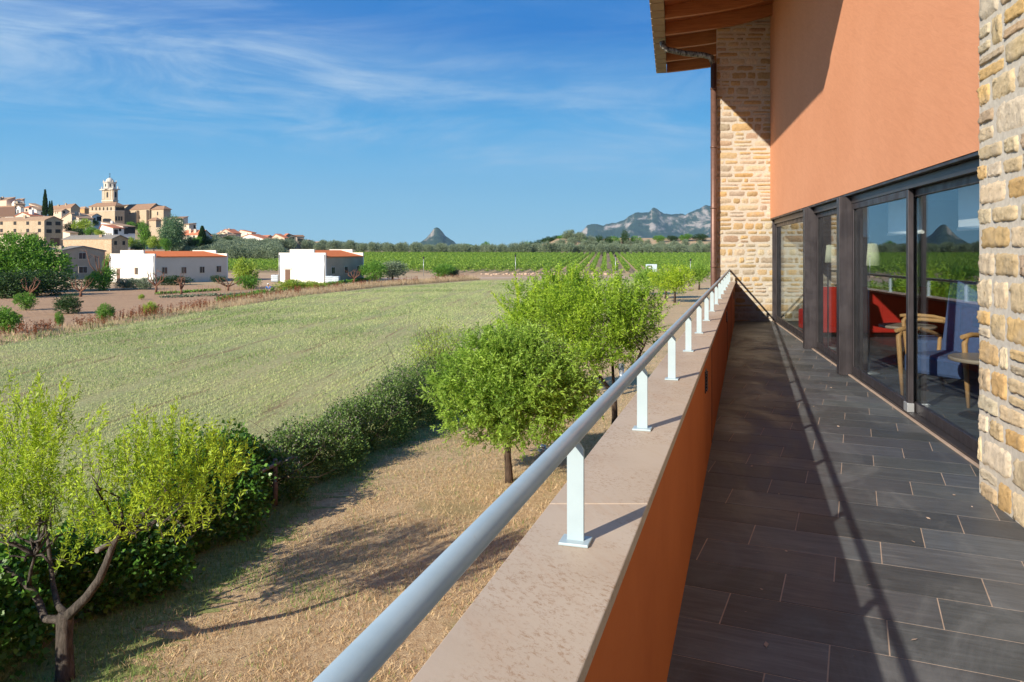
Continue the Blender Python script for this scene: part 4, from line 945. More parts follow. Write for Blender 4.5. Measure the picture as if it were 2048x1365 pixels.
# ================================================================== HOUSES
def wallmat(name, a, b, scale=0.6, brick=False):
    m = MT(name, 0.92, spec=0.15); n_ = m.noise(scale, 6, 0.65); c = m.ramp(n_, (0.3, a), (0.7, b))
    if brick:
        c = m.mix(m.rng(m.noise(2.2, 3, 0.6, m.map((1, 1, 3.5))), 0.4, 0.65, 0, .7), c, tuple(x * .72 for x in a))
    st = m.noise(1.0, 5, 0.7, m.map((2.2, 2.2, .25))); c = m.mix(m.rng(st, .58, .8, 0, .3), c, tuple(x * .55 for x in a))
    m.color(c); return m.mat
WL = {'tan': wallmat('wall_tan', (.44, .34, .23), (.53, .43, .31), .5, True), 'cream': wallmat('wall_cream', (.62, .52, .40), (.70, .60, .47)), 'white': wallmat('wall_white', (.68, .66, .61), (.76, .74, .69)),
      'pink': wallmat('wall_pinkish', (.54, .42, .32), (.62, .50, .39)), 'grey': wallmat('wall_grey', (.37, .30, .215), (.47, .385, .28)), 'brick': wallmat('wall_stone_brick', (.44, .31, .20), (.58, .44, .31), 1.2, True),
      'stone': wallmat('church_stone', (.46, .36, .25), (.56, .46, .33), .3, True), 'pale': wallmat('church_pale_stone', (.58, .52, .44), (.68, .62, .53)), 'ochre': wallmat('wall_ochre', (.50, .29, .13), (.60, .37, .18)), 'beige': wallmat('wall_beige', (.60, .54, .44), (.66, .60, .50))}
def roofmat(name, a, b):
    m = MT(name, 0.9, spec=0.15); n_ = m.noise(1.5, 6, 0.7); m.color(m.ramp(n_, (0.3, a), (0.7, b))); return m.mat
RL = {'tan': roofmat('roof_old_tile', (.30, .19, .12), (.44, .31, .21)), 'red': roofmat('roof_red', (.42, .15, .085), (.52, .21, .12)), 'orange': roofmat('roof_orange', (.62, .16, .05), (.70, .21, .07)), 'grey': roofmat('roof_fibre_cement', (.20, .18, .16), (.27, .25, .22)), 'brown': roofmat('roof_brown', (.22, .13, .085), (.36, .23, .15)), 'white': WL['white']}
for k_, (A_, B_) in {'orange': (0, 0)}.items(): pass

def axes(phi):
    return np.array([-math.cos(phi), math.sin(phi)]), np.array([math.sin(phi), math.cos(phi)])       # dl (left face run), dr (right face run)
def span(c, d, px): u = (px - 1024) / F; return (u * c[1] - c[0]) / (d[0] - u * d[1])
class House: pass
def house(label, L, C, Rr, ye, yr, Z, wall, roof, phi=30, ridge='R', win_l=(), win_r=(), name='house', cat='house', group='houses of the hill town', over=0.35, base=None, ridge_at=0.5, panes=False, chimney=None):
    """L,C,Rr: image x of the left end, the near corner and the right end; ye / yr image heights of eave (near corner) and ridge.
       ridge 'R': gable on the left face, 'L': gable on the right face, 'S': lean-to rising to the back, 'H': hipped, 'F': flat.
       win = (image x, image y, width m, height m)"""
    h = House(); phi = R(phi); dl, dr = axes(phi); c = np.array([(C - 1024) * Z / F, Z]); a = span(c, dl, L); b = span(c, dr, Rr)
    ze = CAMZ - (ye - HY) * Z / F; zr = CAMZ - (yr - HY) * Z / F
    zb = min(tz(*c), tz(*(c + dl * a)), tz(*(c + dr * b)), tz(*(c + dl * a + dr * b))) - 0.6 if base is None else base
    o = thing(name, label, cat, (c[0], c[1], zb), group)
    p = [c, c + dl * a, c + dl * a + dr * b, c + dr * b]            # near, left, back, right   (clockwise from above)
    P4 = [tuple(q) for q in p]; mb = MB()
    nl = -dr; nr = -dl
    if ridge == 'R':
        g0 = c + dl * a * ridge_at; g1 = g0 + dr * b
        mb.face([(*p[1], zb), (*p[0], zb), (*p[0], ze), (*g0, zr), (*p[1], ze)]); mb.face([(*p[3], zb), (*p[2], zb), (*p[2], ze), (*g1, zr), (*p[3], ze)])
        mb.face([(*p[0], zb), (*p[3], zb), (*p[3], ze), (*p[0], ze)]); mb.face([(*p[2], zb), (*p[1], zb), (*p[1], ze), (*p[2], ze)])
        roofs = [[(p[0], ze), (p[3], ze), (g1, zr), (g0, zr)], [(p[2], ze), (p[1], ze), (g0, zr), (g1, zr)]]
    elif ridge == 'L':
        g0 = c + dr * b * ridge_at; g1 = g0 + dl * a
        mb.face([(*p[0], zb), (*p[3], zb), (*p[3], ze), (*g0, zr), (*p[0], ze)]); mb.face([(*p[2], zb), (*p[1], zb), (*p[1], ze), (*g1, zr), (*p[2], ze)])
        mb.face([(*p[1], zb), (*p[0], zb), (*p[0], ze), (*p[1], ze)]); mb.face([(*p[3], zb), (*p[2], zb), (*p[2], ze), (*p[3], ze)])
        roofs = [[(p[1], ze), (p[0], ze), (g0, zr), (g1, zr)], [(p[3], ze), (p[2], ze), (g1, zr), (g0, zr)]]
    elif ridge == 'S':
        zz = [ze, ze, zr, zr]
        for i, j in ((1, 0), (0, 3), (3, 2), (2, 1)): mb.face([(*p[i], zb), (*p[j], zb), (*p[j], zz[j]), (*p[i], zz[i])])
        roofs = [[(p[1], ze), (p[0], ze), (p[3], zr), (p[2], zr)]]
    elif ridge == 'T':      # falls towards the right face
        zz = [ze, zr, zr, ze]
        for i, j in ((1, 0), (0, 3), (3, 2), (2, 1)): mb.face([(*p[i], zb), (*p[j], zb), (*p[j], zz[j]), (*p[i], zz[i])])
        roofs = [[(p[0], ze), (p[3], ze), (p[2], zr), (p[1], zr)]]
    else:
        for i, j in ((1, 0), (0, 3), (3, 2), (2, 1)): mb.face([(*p[i], zb), (*p[j], zb), (*p[j], ze), (*p[i], ze)])
        if ridge == 'H':
            k_ = min(a, b) / 2
            if a > b: g0 = c + dr * b / 2 + dl * k_; g1 = c + dr * b / 2 + dl * (a - k_)
            else: g0 = c + dl * a / 2 + dr * k_; g1 = c + dl * a / 2 + dr * (b - k_)
            if a > b: roofs = [[(p[1], ze), (p[0], ze), (g0, zr), (g1, zr)], [(p[3], ze), (p[2], ze), (g1, zr), (g0, zr)], [(p[0], ze), (p[3], ze), (g0, zr)], [(p[2], ze), (p[1], ze), (g1, zr)]]
            else: roofs = [[(p[0], ze), (p[3], ze), (g1, zr), (g0, zr)], [(p[2], ze), (p[1], ze), (g0, zr), (g1, zr)], [(p[1], ze), (p[0], ze), (g0, zr)], [(p[3], ze), (p[2], ze), (g1, zr)]]
        else: roofs = [[(p[1], ze), (p[0], ze), (p[3], ze), (p[2], ze)]]
    mb.build('wall', WL[wall], o)
    ctr = sum(p) / 4; mb = MB()
    for rf_ in roofs:
        top, bot = [], []
        for q, z in rf_:
            d = (q - ctr); d = d / max(np.linalg.norm(d), 1e-6); on_edge = abs(z - ze) < 1e-3 or ridge in 'ST'
            e = q + (d * over * 1.3 if on_edge else d * over * .8 if ridge in ('R', 'L') else 0)
            zz_ = z - (over * .25 if on_edge and ridge not in 'FST' else 0)
            bot.append((*e, zz_ + .02)); top.append((*e, zz_ + .24))
        mb.face(top); mb.face(bot[::-1]); n = len(top)
        for i in range(n): j = (i + 1) % n; mb.face([bot[i], bot[j], top[j], top[i]])
    rfo = mb.build('roof', RL[roof], o)
    if chimney:
        cx, cw, chh = chimney; q = c + dl * span(c, dl, cx) * .999 + dr * b * .4; mb = MB(); mb.prism([(q[0] - cw, q[1] - cw), (q[0] + cw, q[1] - cw), (q[0] + cw, q[1] + cw), (q[0] - cw, q[1] + cw)], ze, zr + chh); mb.build('chimney', WL['white'], rfo)
    if chimney is None and ridge != 'F' and min(a, b) > 4:
        hr = random.Random(int(C * 7 + L)); 
        for _ in range(1 + (hr.random() < .4)):
            q = c + dl * a * hr.uniform(.25, .75) + dr * b * hr.uniform(.15, .4); cw = hr.uniform(.3, .5); mb = MB()
            mb.prism([(q[0] - cw, q[1] - cw), (q[0] + cw, q[1] - cw), (q[0] + cw, q[1] + cw), (q[0] - cw, q[1] + cw)], ze - .3, max(ze, zr) + hr.uniform(.2, .9)); mb.build('chimney', WL[wall], rfo)
        if hr.random() < .4:
            q = c + dl * a * .5 + dr * b * .5; mb = MB(); mb.tube([(q[0], q[1], zr - .2), (q[0], q[1], zr + 2.4)], .05, 5); ae = mb.build('aerial', M['galv'], rfo)
            mb = MB(); mb.tube([(q[0] - .6, q[1], zr + 2.2), (q[0] + .6, q[1], zr + 2.2)], .035, 4); mb.build('crossbar', M['galv'], rfo)
    def windows(lst, d, nrm, kind='window'):
        for w_ in lst:
            px, py, ww, hh = w_[:4]; s_ = span(c, d, px); q = c + d * s_; z = CAMZ - (py - HY) * q[1] / F; nm = w_[4] if len(w_) > 4 else kind
            o3 = np.array([*(q - d * ww / 2), z - hh / 2])
            mb = MB(); n3 = np.array([*nrm, 0]); d3 = np.array([*d, 0])
            if panes or nm != 'window':
                mb.obox(o3 - d3 * .07 - np.array([0, 0, .07]), d3 * (ww + .14), n3 * .05, (0, 0, hh + .14)); f = mb.build('window' if nm == 'window' else nm, WL['beige'] if nm == 'window' else M['shutter'], o)
                mb = MB(); mb.obox(o3 + n3 * .045, d3 * (ww / 2 - .03 if nm == 'window' else ww), n3 * .03, (0, 0, hh)); mb.build('pane' if nm == 'window' else 'leaf', M['pane'] if nm == 'window' else M['shutter'], f)
                if nm == 'window': mb = MB(); mb.obox(o3 + n3 * .045 + d3 * (ww / 2 + .03), d3 * (ww / 2 - .03), n3 * .03, (0, 0, hh)); mb.build('pane', M['pane'] if w_[0] % 2 < 1 else M['shutter'], f)
            else:
                mb.obox(o3, d3 * ww, n3 * .05, (0, 0, hh)); mb.build('window' if nm == 'window' else nm, M['dark'], o)
    windows(win_l, dl, nl); windows(win_r, dr, nr)
    h.o, h.c, h.a, h.b, h.dl, h.dr, h.ze, h.zr, h.zb = o, c, a, b, dl, dr, ze, zr, zb; return h

# --- two low white farm sheds with stepped gables
def shed(label, L, C, Rr, ytop, yshoulder, yeave, Z, wall_side, win, door, phi, group='white sheds with stepped gables'):
    phi = R(phi); dl, dr = axes(phi); c = np.array([(C - 1024) * Z / F, Z]); a = span(c, dl, L); b = span(c, dr, Rr)
    zt, zs_, ze = [CAMZ - (y - HY) * Z / F for y in (ytop, yshoulder, yeave)]; o = thing('shed', label, 'shed', (c[0], c[1], 0), group)
    d3l, d3r = np.array([*dl, 0]), np.array([*dr, 0]); c3 = np.array([*c, -.3])
    for k, off in ((0, 0.0), (1, b - .25)):
        mb = MB(); o3 = c3 + d3r * off
        prof = [(0, -.3), (a, -.3), (a, zs_), (a * .76, zs_), (a * .76, zt), (a * .24, zt), (a * .24, zs_), (0, zs_)]
        A = [tuple(np.array([*(c + dr * off + dl * u), z])) for u, z in prof]; B = [tuple(np.array([*(c + dr * (off + .25) + dl * u), z])) for u, z in prof]
        mb.face(A[::-1]); mb.face(B); n = len(A)
        for i in range(n): j = (i + 1) % n; mb.face([A[i], A[j], B[j], B[i]])
        mb.build('gable_wall', WL['white'] if k == 0 else WL['white'], o)
    for k in (0, 1):
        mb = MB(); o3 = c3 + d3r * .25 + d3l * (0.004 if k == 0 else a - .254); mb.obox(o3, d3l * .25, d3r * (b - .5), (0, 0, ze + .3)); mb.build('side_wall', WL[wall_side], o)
    zr = zt - .25; mb = MB()
    for u0, u1 in ((-.12, a / 2), (a + .12, a / 2)):
        q = [(*(c + dl * u0 + dr * .255), ze + .02), (*(c + dl * u0 + dr * (b - .255)), ze + .02), (*(c + dl * u1 + dr * (b - .255)), zr), (*(c + dl * u1 + dr * .255), zr)]
        t = [(x, y_, z + .12) for x, y_, z in q]; 
        if u0 > 0: q, t = q[::-1], t[::-1]
        mb.face(t); mb.face(q[::-1])
        for i in range(4): j = (i + 1) % 4; mb.face([q[i], q[j], t[j], t[i]])
    mb.build('roof', RL['orange'], o)
    for (px, py, ww, hh, face) in win:
        d, n3 = (dr, np.array([*(-dl), 0])) if face == 'r' else (dl, np.array([*(-dr), 0]))
        s_ = span(c, d, px); q = c + d * s_; z = CAMZ - (py - HY) * q[1] / F; d3 = np.array([*d, 0]); o3 = np.array([*(q - d * ww / 2), z - hh / 2])
        mb = MB(); mb.obox(o3 - d3 * .06 - np.array([0, 0, .1]), d3 * (ww + .12), n3 * .05, (0, 0, hh + .16)); f = mb.build('window', WL['beige'], o)
        mb = MB(); mb.obox(o3 + n3 * .047, d3 * (ww / 2 - .03), n3 * .02, (0, 0, hh)); mb.build('pane', M['pane'], f)
        mb = MB(); mb.obox(o3 + n3 * .047 + d3 * (ww / 2 + .03), d3 * (ww / 2 - .03), n3 * .02, (0, 0, hh)); mb.build('pane', M['shutter'] if int(px) % 2 else M['pane'], f)
    if door:
        px, ww, hh = door; q = c + dl * span(c, dl, px); d3 = d3l; n3 = -d3r; mb = MB(); mb.obox(np.array([*(q - dl * ww / 2), 0.0]), d3 * ww, n3 * .05, (0, 0, hh)); f = mb.build('door', M['shutter'], o)
        mb = MB(); mb.obox(np.array([*(q - dl * (ww / 2 + .3)), hh + .1]), d3 * (ww + .6), n3 * .12, (0, 0, .12)); mb.build('lintel', WL['beige'], o)
    mb = MB(); q = c + dl * .15 - dr * .08; mb.tube([(q[0], q[1], 0), (q[0], q[1], zs_ - .3)], .06, 8); mb.build('downpipe', M['galv'], o)
    mb = MB(); q = c + dl * (a - .15) - dr * .08; mb.tube([(q[0], q[1], 0), (q[0], q[1], zs_ - .3)], .06, 8); mb.build('downpipe', M['galv'], o)
shed('white shed with stepped gable and long orange roof, nearer the hill town', 220, 309, 456, 501, 508, 515.5, 116, 'beige', [(273, 542.5, .85, 1.0, 'l'), (329, 541.5, .8, .95, 'r'), (367.5, 541, .8, .95, 'r'), (404, 540, .8, .95, 'r'), (437.5, 538.5, .8, .95, 'r')], (237, .9, 2.1), 33)
shed('white shed with stepped gable and side wall coloured grey for its shade, standing alone by the vineyard', 557.5, 651, 727.5, 499, 506, 515.5, 118, 'grey', [(666, 541.5, .8, 1.0, 'r'), (692, 540, .8, 1.0, 'r'), (716.5, 538.5, .8, 1.0, 'r')], (575.5, .9, 2.0), 20)  # side wall's shade is put into its colour by the grey wall material

# --- nearer buildings at the foot of the hill
house('long tan brick apartment block with two rows of dark windows behind the big green tree', -60, 88.5, 125.5, 441, 433, 280, 'tan', 'tan', 25, 'L', win_l=[(x, y, 1.6, 1.25) for x in (3, 30, 55.5, 79) for y in (446.8, 461.5)], win_r=[(x, y, 2.0, 1.35) for x in (98, 116) for y in (447.5, 462.8)] + [(110, 484, 3.4, 2.6, 'garage_door')])
house('long brick shed with low grey roof and two small windows in its gable', 126, 223, 256, 478.5, 471.5, 200, 'brick', 'grey', 28, 'L', win_r=[(231, 486.5, .75, 1.0), (247.5, 486.5, .75, 1.0)])
house('grey rendered barn with double windows one above the other in its gable', 98, 121.5, 210, 503.5, 494.5, 133, 'grey', 'grey', 42, 'L', win_r=[(164.5, 512.2, 1.1, 1.05), (166, 540, 1.3, 1.05)], panes=True, base=-.3, over=.2)
house('low cream boundary building beside the apartment block below the hill', -40, 60, 75, 471, 466, 262, 'cream', 'tan', 25, 'S')
# --- hill town
house('white gabled house with tall chimney and red roof above the apartment block', 30, 60, 84, 432.5, 425, 312, 'cream', 'red', 30, 'R', chimney=(53, .7, 1.2))
house('pale house with a wide dark open loggia at the left edge of the town', -30, 27, 33, 418, 412.5, 370, 'white', 'brown', 25, 'L', win_l=[(13, 424.5, 13, 4.6, 'loggia')], win_r=[(29.5, 426, .9, 1.1)])
house('small pale house squeezed right of the loggia house', 32, 41, 48, 415.5, 411.5, 378, 'white', 'tan', 30, 'R', win_l=[(36, 423, 1.2, 1.6)])
house('ochre topmost house at the left end of the skyline', -14, 13, 31, 401, 394, 425, 'pink', 'tan', 30, 'S', win_l=[(2, 398, 1.4, 2)])
house('grey house with blue white upper floor under the topmost ochre house', 13, 28.5, 48, 401.5, 399, 402, 'white', 'red', 55, 'L', win_r=[(36, 408, 1.3, 1.7), (42, 408, 1.1, 1.6)], win_l=[(18, 409, 1.3, 1.6), (24, 408.5, 1.6, 1.7)])
house('pale house with flat tiled roof on the skyline right of the ochre one', 28, 43, 49.5, 401, 397.5, 435, 'cream', 'tan', 30, 'S')
house('dark stone house with sloping roof below the skyline', 28, 31, 50, 409, 406, 392, 'grey', 'tan', 50, 'T', win_r=[(40, 414, 1, 1.5)])
house('small house with red roof left of the pole on the hill', 48.5, 57.5, 64, 416, 413, 386, 'pink', 'red', 30, 'S', win_l=[(53, 421, 1.6, 1.2)])
house('long tan house whose roof slopes down to the cypresses', 58, 80, 93, 416, 404, 405, 'pink', 'tan', 45, 'T')
house('white house with small balcony windows just left of the tall cypress', 63.5, 73, 91, 420.5, 413, 372, 'white', 'tan', 50, 'T', win_l=[(67, 420, 1, 1.5), (67, 426, 1, 1.2)], win_r=[(85, 428, 1.4, 1.6)])
house('stone barn with long tiled roof and gable right of the cypresses', 97, 141.5, 160, 416.5, 408, 372, 'tan', 'brown', 42, 'L')
house('tan lower house in front of the stone barn', 104, 123, 139, 423, 418.5, 345, 'pink', 'tan', 45, 'L', win_r=[(128, 425, .9, 1)], win_l=[(111.5, 425.5, .9, 1.4), (115.5, 425, .9, 1.2)])
house('ochre house on the skyline between the stone barn and the church', 156, 169, 178, 418, 414, 392, 'ochre', 'tan', 35, 'H')
house('brick and white gabled house above the lime green tree', 122, 158, 186, 437.5, 426, 305, 'pink', 'tan', 33, 'R')
house('pale grey house with dark windows below the church', 158, 184, 203, 433, 428, 318, 'white', 'tan', 40, 'L', win_r=[(188, 440, 1.2, 1.5), (198, 438, 1.8, 1.8)], win_l=[(175, 438, 1, 1.2)])
house('pale block with flat top beneath the brick gabled house', 150, 172, 185, 440, 439, 296, 'white', 'grey', 40, 'F')
house('white house with long brown roof sloping to a dark porch', 202, 246, 270, 454, 441.5, 288, 'white', 'tan', 45, 'T', win_r=[(252, 462, 1.6, 2.4), (263, 461, 2.6, 2.4)])
house('white house with red roof edge and diagonal shade in front of the long brown roof', 200, 226, 248, 457, 449.5, 262, 'white', 'red', 35, 'R', ridge_at=.85, win_r=[(232, 464, 1.3, 1.6), (240, 460, .8, 1)], win_l=[(214, 469.5, .8, .9), (218, 469.5, .8, .9), (222, 469.5, .8, .9)])
house('low white outbuilding between the apartment block and the brick shed', 126, 140, 156, 467, 463, 262, 'cream', 'tan', 40, 'T')
# right of the church
house('ruined stone house with dark open gallery right of the church', 338, 366, 376, 437, 433.5, 392, 'pale', 'brown', 30, 'S', win_l=[(347, 438.6, 3, 1.3), (357, 438.6, 3, 1.3), (363.5, 438.6, 1.6, 1.3)])
house('small tan house with shaded side below the ruined gallery house', 366, 378, 392.5, 449.5, 446.8, 372, 'cream', 'tan', 40, 'S', win_r=[(389, 454, 1, 1.6)])
house('cream house with plain dark red roof behind the garden trees', 364, 402, 421, 470, 461, 300, 'cream', 'red', 25, 'L', win_l=[(376.5, 475.5, 1.2, 1.7), (388, 475.5, 1, 1.5)])
house('small house with red roof right of the garden conifer', 404, 416, 424, 473, 467.5, 312, 'white', 'red', 40, 'T')
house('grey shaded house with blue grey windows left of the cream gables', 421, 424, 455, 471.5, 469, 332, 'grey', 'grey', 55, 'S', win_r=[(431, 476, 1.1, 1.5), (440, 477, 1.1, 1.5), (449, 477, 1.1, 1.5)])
house('cream wide gable house at the top of the right hand group', 434, 466, 482, 467.5, 458.8, 384, 'pink', 'red', 33, 'R', ridge_at=.45)
house('lower cream gable house in front of the wide one', 433, 456, 472, 471, 465, 366, 'cream', 'tan', 33, 'R')
house('cream house with red roof behind, at the centre of the right hand group', 476, 503, 512, 466, 460.5, 412, 'cream', 'red', 33, 'R', ridge_at=.8)
house('big white gabled house with blank wall above the olive grove', 472, 527, 544, 478.5, 469, 342, 'white', 'red', 25, 'R', win_r=[(532, 481, 1.2, 1.6), (538, 481, 1.2, 1.6)])
house('red roofed house joined to the big white gabled house', 520, 535, 546, 474.8, 471.5, 360, 'grey', 'red', 45, 'L', win_r=[(540, 480, 1.4, 1.7)])
house('orange tinted house left of the grey terrace', 543, 569, 578, 477, 468.5, 356, 'pink', 'red', 35, 'R', ridge_at=.65, win_l=[(555.5, 482.5, 2.0, 1.8)])
house('grey two storey terrace with bright red roof', 566, 571.5, 592, 473.5, 468.2, 366, 'grey', 'red', 52, 'L', ridge_at=.3, win_r=[(576, 478, 1, 1.5), (581, 478, 1, 1.5), (586, 478, 1, 1.5)])
house('reddish end house with white chimney right of the grey terrace', 590, 593, 608, 474.5, 471, 375, 'pink', 'brown', 55, 'T', win_r=[(598, 480, 1.2, 1.4), (603, 481, 1.6, 1.4)])
house('small dark gabled house near the right end of the town', 609, 612, 625, 484, 480.5, 385, 'grey', 'brown', 50, 'L')
house('last small tan roofed house at the right end of the town', 623, 633, 646, 488.5, 484.2, 392, 'cream', 'tan', 45, 'L', win_r=[(640, 490, 1, 1)])

# --- church
ch = thing('church', 'sandstone church with domed octagonal bell tower on the hill top', 'church', (P(229, 450, 400)[0], 400, tz(P(229, 450, 400)[0], 400)))
phi = R(30); dl, dr = axes(phi)
def sub_block(C, L, Rr, ye, yr, Z, ridge, zb, wall='stone', roofc='brown', over=.6, name='wall', ph=30):
    """a block of the church, built from the house routine's geometry, re-parented"""
    h = house('x', L, C, Rr, ye, yr, Z, wall, roofc, ph, ridge, base=zb, over=over, name='tmp', chimney=False)
    for c_ in list(h.o.children):
        w = root_loc(h.o) - root_loc(ch); c_.data.transform(__import__('mathutils').Matrix.Translation(w)); c_.parent = ch
    bpy.data.objects.remove(h.o); return h
zg = tz(P(229, 450, 400)[0], 400) - 3
def rel(p): return p
fr = sub_block(229.7, 178, 249, 411.8, 404.5, 400, 'H', zg)
def on(h, face, px, py, ww, hh, name='window', depth=.06, mat=None, arch=False, par=None):
    d = h.dl if face == 'l' else h.dr; n2 = -h.dr if face == 'l' else -h.dl; q = h.c + d * span(h.c, d, px); z = CAMZ - (py - HY) * q[1] / F; d3 = np.array([*d, 0]); n3 = np.array([*n2, 0])
    c3 = np.array([*q, z]); pr = [(-ww / 2, -hh / 2), (ww / 2, -hh / 2)]
    if arch: pr += [(ww / 2 * math.cos(t), hh / 2 - ww / 2 + ww / 2 * math.sin(t)) for t in np.linspace(0, math.pi, 7)]
    else: pr += [(ww / 2, hh / 2), (-ww / 2, hh / 2)]
    A = [tuple(c3 + d3 * u + np.array([0, 0, v]) + n3 * depth) for u, v in pr]; B = [tuple(c3 + d3 * u + np.array([0, 0, v])) for u, v in pr]; mb = MB()
    mb.face(A if np.dot(np.cross(d3, [0, 0, 1]), n3) > 0 else A[::-1]); n = len(A)
    for i in range(n): j = (i + 1) % n; mb.face([A[i], A[j], B[j], B[i]])
    return mb.build(name, mat or M['dark'], par or ch)
for x in (184.8, 192.3, 199.7, 207.3, 214.8, 222.2): on(fr, 'l', x, 417.8, 1.15, 1.7, 'arched_opening', arch=True)
for x in (233.5, 237, 240.5, 244, 247): on(fr, 'r', x, 418, 1.1, 1.7, 'arched_opening', arch=True)
for x in (232.5, 238, 243): on(fr, 'r', x, 437.5, 1.0, 2.2)
# string course under the arcade
for face, d, L_ in (('l', fr.dl, fr.a), ('r', fr.dr, fr.b)):
    n2 = -fr.dr if face == 'l' else -fr.dl; mb = MB(); mb.obox((fr.c[0], fr.c[1], CAMZ - (422 - HY) * 400 / F), (*(d * L_), 0), (*(n2 * .15), 0), (0, 0, .22)); mb.build('string_course', WL['pale'], ch)
# tower
Zt = 408; tc_ = np.array([(226.2 - 1024) * Zt / F, Zt]); ta_ = span(tc_, dl, 203.8); tb_ = span(tc_, dr, 235.8); tw_ = (ta_ + tb_) / 2; ta_, tb_ = ta_, tb_
def zpx(y, Z=Zt): return CAMZ - (y - HY) * Z / F
def tblock(z0, z1, ex, name, mat, par=ch):
    q = [tc_ - dl * ex - dr * ex, tc_ + dl * (ta_ + ex) - dr * ex, tc_ + dl * (ta_ + ex) + dr * (tb_ + ex), tc_ - dl * ex + dr * (tb_ + ex)][::-1]
    mb = MB(); mb.prism([tuple(p_) for p_ in q], z0, z1); return mb.build(name, mat, par)
tower = tblock(zg, zpx(379.5), 0, 'bell_tower', WL['stone'])
tblock(zpx(402.2), zpx(400.4), .25, 'string_course', WL['pale']); tblock(zpx(379.6), zpx(377.6), .8, 'cornice', WL['pale'])
th = House(); th.c, th.dl, th.dr, th.a, th.b = tc_, dl, dr, ta_, tb_
on(th, 'l', 214.8, 389.8, 1.3, 2.9, 'belfry_opening', arch=True, depth=.1); on(th, 'r', 230.3, 389.5, 1.5, 2.9, 'belfry_opening', arch=True, depth=.1)
for f_, xs_ in (('l', (205.5, 208.3, 219.5, 224.2)), ('r', (228, 234))):
    for x in xs_: on(th, f_, x, 390, .45, 5.0, 'pilaster', .22, WL['pale'])
tcen = tc_ + dl * ta_ / 2 + dr * tb_ / 2
def octo(r, z0, z1, name, mat, r1=None):
    mb = MB(); n = 8; a0 = math.pi / 8 + phi; b_ = [(tcen[0] + r * math.cos(a0 + 2 * math.pi * i / n), tcen[1] + r * math.sin(a0 + 2 * math.pi * i / n)) for i in range(n)]
    mb.prism(b_, z0, z1); return mb.build(name, mat, ch)
ro = 3.2
octo(ro, zpx(377.6), zpx(365.2), 'octagonal_drum', WL['pale']); octo(ro + .35, zpx(365.2), zpx(363.6), 'drum_cornice', WL['pale'])
for k in range(8):
    an = phi + 2 * math.pi * k / 8; r_ = ro * math.cos(math.pi / 8); c_ = tcen + np.array([math.cos(an), math.sin(an)]) * r_
    if c_[1] < tcen[1] + 1: 
        t_ = np.array([-math.sin(an), math.cos(an)]); n_ = np.array([math.cos(an), math.sin(an)]); mb = MB(); mb.obox((*(c_ - t_ * .3), zpx(373.5)), (*(t_ * .6), 0), (*(n_ * .06), 0), (0, 0, 1.5)); mb.build('drum_window', M['dark'], ch)
for sx in (0, 1):
    for sy in (0, 1):
        q = tc_ + dl * (ta_ * sx) + dr * (tb_ * sy); mb = MB(); mb.lathe([(.28, 0), (.34, .3), (.18, .5), (.30, .9), (.12, 1.3), (.02, 1.8)], (q[0], q[1], zpx(377.6)), 8); mb.build('finial', WL['pale'], ch)
for k in range(8):
    an = phi + math.pi / 8 + 2 * math.pi * k / 8; q = tcen + np.array([math.cos(an), math.sin(an)]) * ro; mb = MB(); mb.lathe([(.2, 0), (.25, .25), (.12, .4), (.2, .7), (.02, 1.15)], (q[0], q[1], zpx(363.6)), 8); mb.build('finial', WL['pale'], ch)
rd = ro * .62; hd = zpx(354.8) - zpx(363.6)
mb = MB(); mb.lathe([(rd * math.cos(t), hd * math.sin(t)) for t in np.linspace(0, math.pi / 2 * .95, 9)], (tcen[0], tcen[1], zpx(363.6)), 20); mb.build('dome', WL['pale'], ch)
mb = MB(); mb.tube([(tcen[0], tcen[1], zpx(355.2)), (tcen[0], tcen[1], zpx(345.2))], .10, 6); cr_ = mb.build('spire', M['black'], ch)
mb = MB(); mb.lathe([(.05, 0), (.3, .3), (.05, .6)], (tcen[0], tcen[1], zpx(354)), 8); mb.build('ball', M['black'], cr_)
mb = MB(); mb.obox((tcen[0] - .5, tcen[1] - .05, zpx(347.5)), (1.0, 0, 0), (0, .1, 0), (0, 0, .14)); mb.build('cross_arm', M['black'], cr_)
# nave and chapels
nv = sub_block(299, 247, 324, 418.3, 407.2, 404, 'L', zg, roofc='brown', ph=34)
on(nv, 'l', 260.2, 425.6, 1.1, 1.5); on(nv, 'r', 305, 428, .9, 1.8)
for x in (277.3, 297):
    d = nv.dl; q = nv.c + d * span(nv.c, d, x); mb = MB(); n2 = -nv.dr; mb.obox((*(q - d * .55), zg), (*(d * 1.1), 0), (*(n2 * 1.5), 0), (0, 0, zpx(420.5, 404) - zg)); mb.build('buttress', WL['stone'], ch)
tp_ = sub_block(327, 303, 341.5, 418.8, 412.2, 398, 'H', zg, wall='stone', ph=34)
on(tp_, 'l', 315.3, 427.5, 1.0, 1.8)
sub_block(312, 298, 322, 441, 436, 380, 'H', zg - 4, ph=34)
sub_block(262, 235, 330, 409.8, 406.8, 424, 'L', zg, ph=34, roofc='brown')
# retaining wall under the church
o = thing('retaining_wall', 'grey stone retaining wall below the church beside the willow', 'wall', P(320, 470, 340)); mb = MB()
q0, q1 = P(292, 455, 345), P(345, 455, 332); mb.prism([q0[:2], q1[:2], (q1[0] + .5, q1[1] + 1), (q0[0] + .5, q0[1] + 1)], tz(*q1[:2]) - 2, CAMZ - (455 - HY) * 338 / F); mb.build('wall', WL['grey'], o)

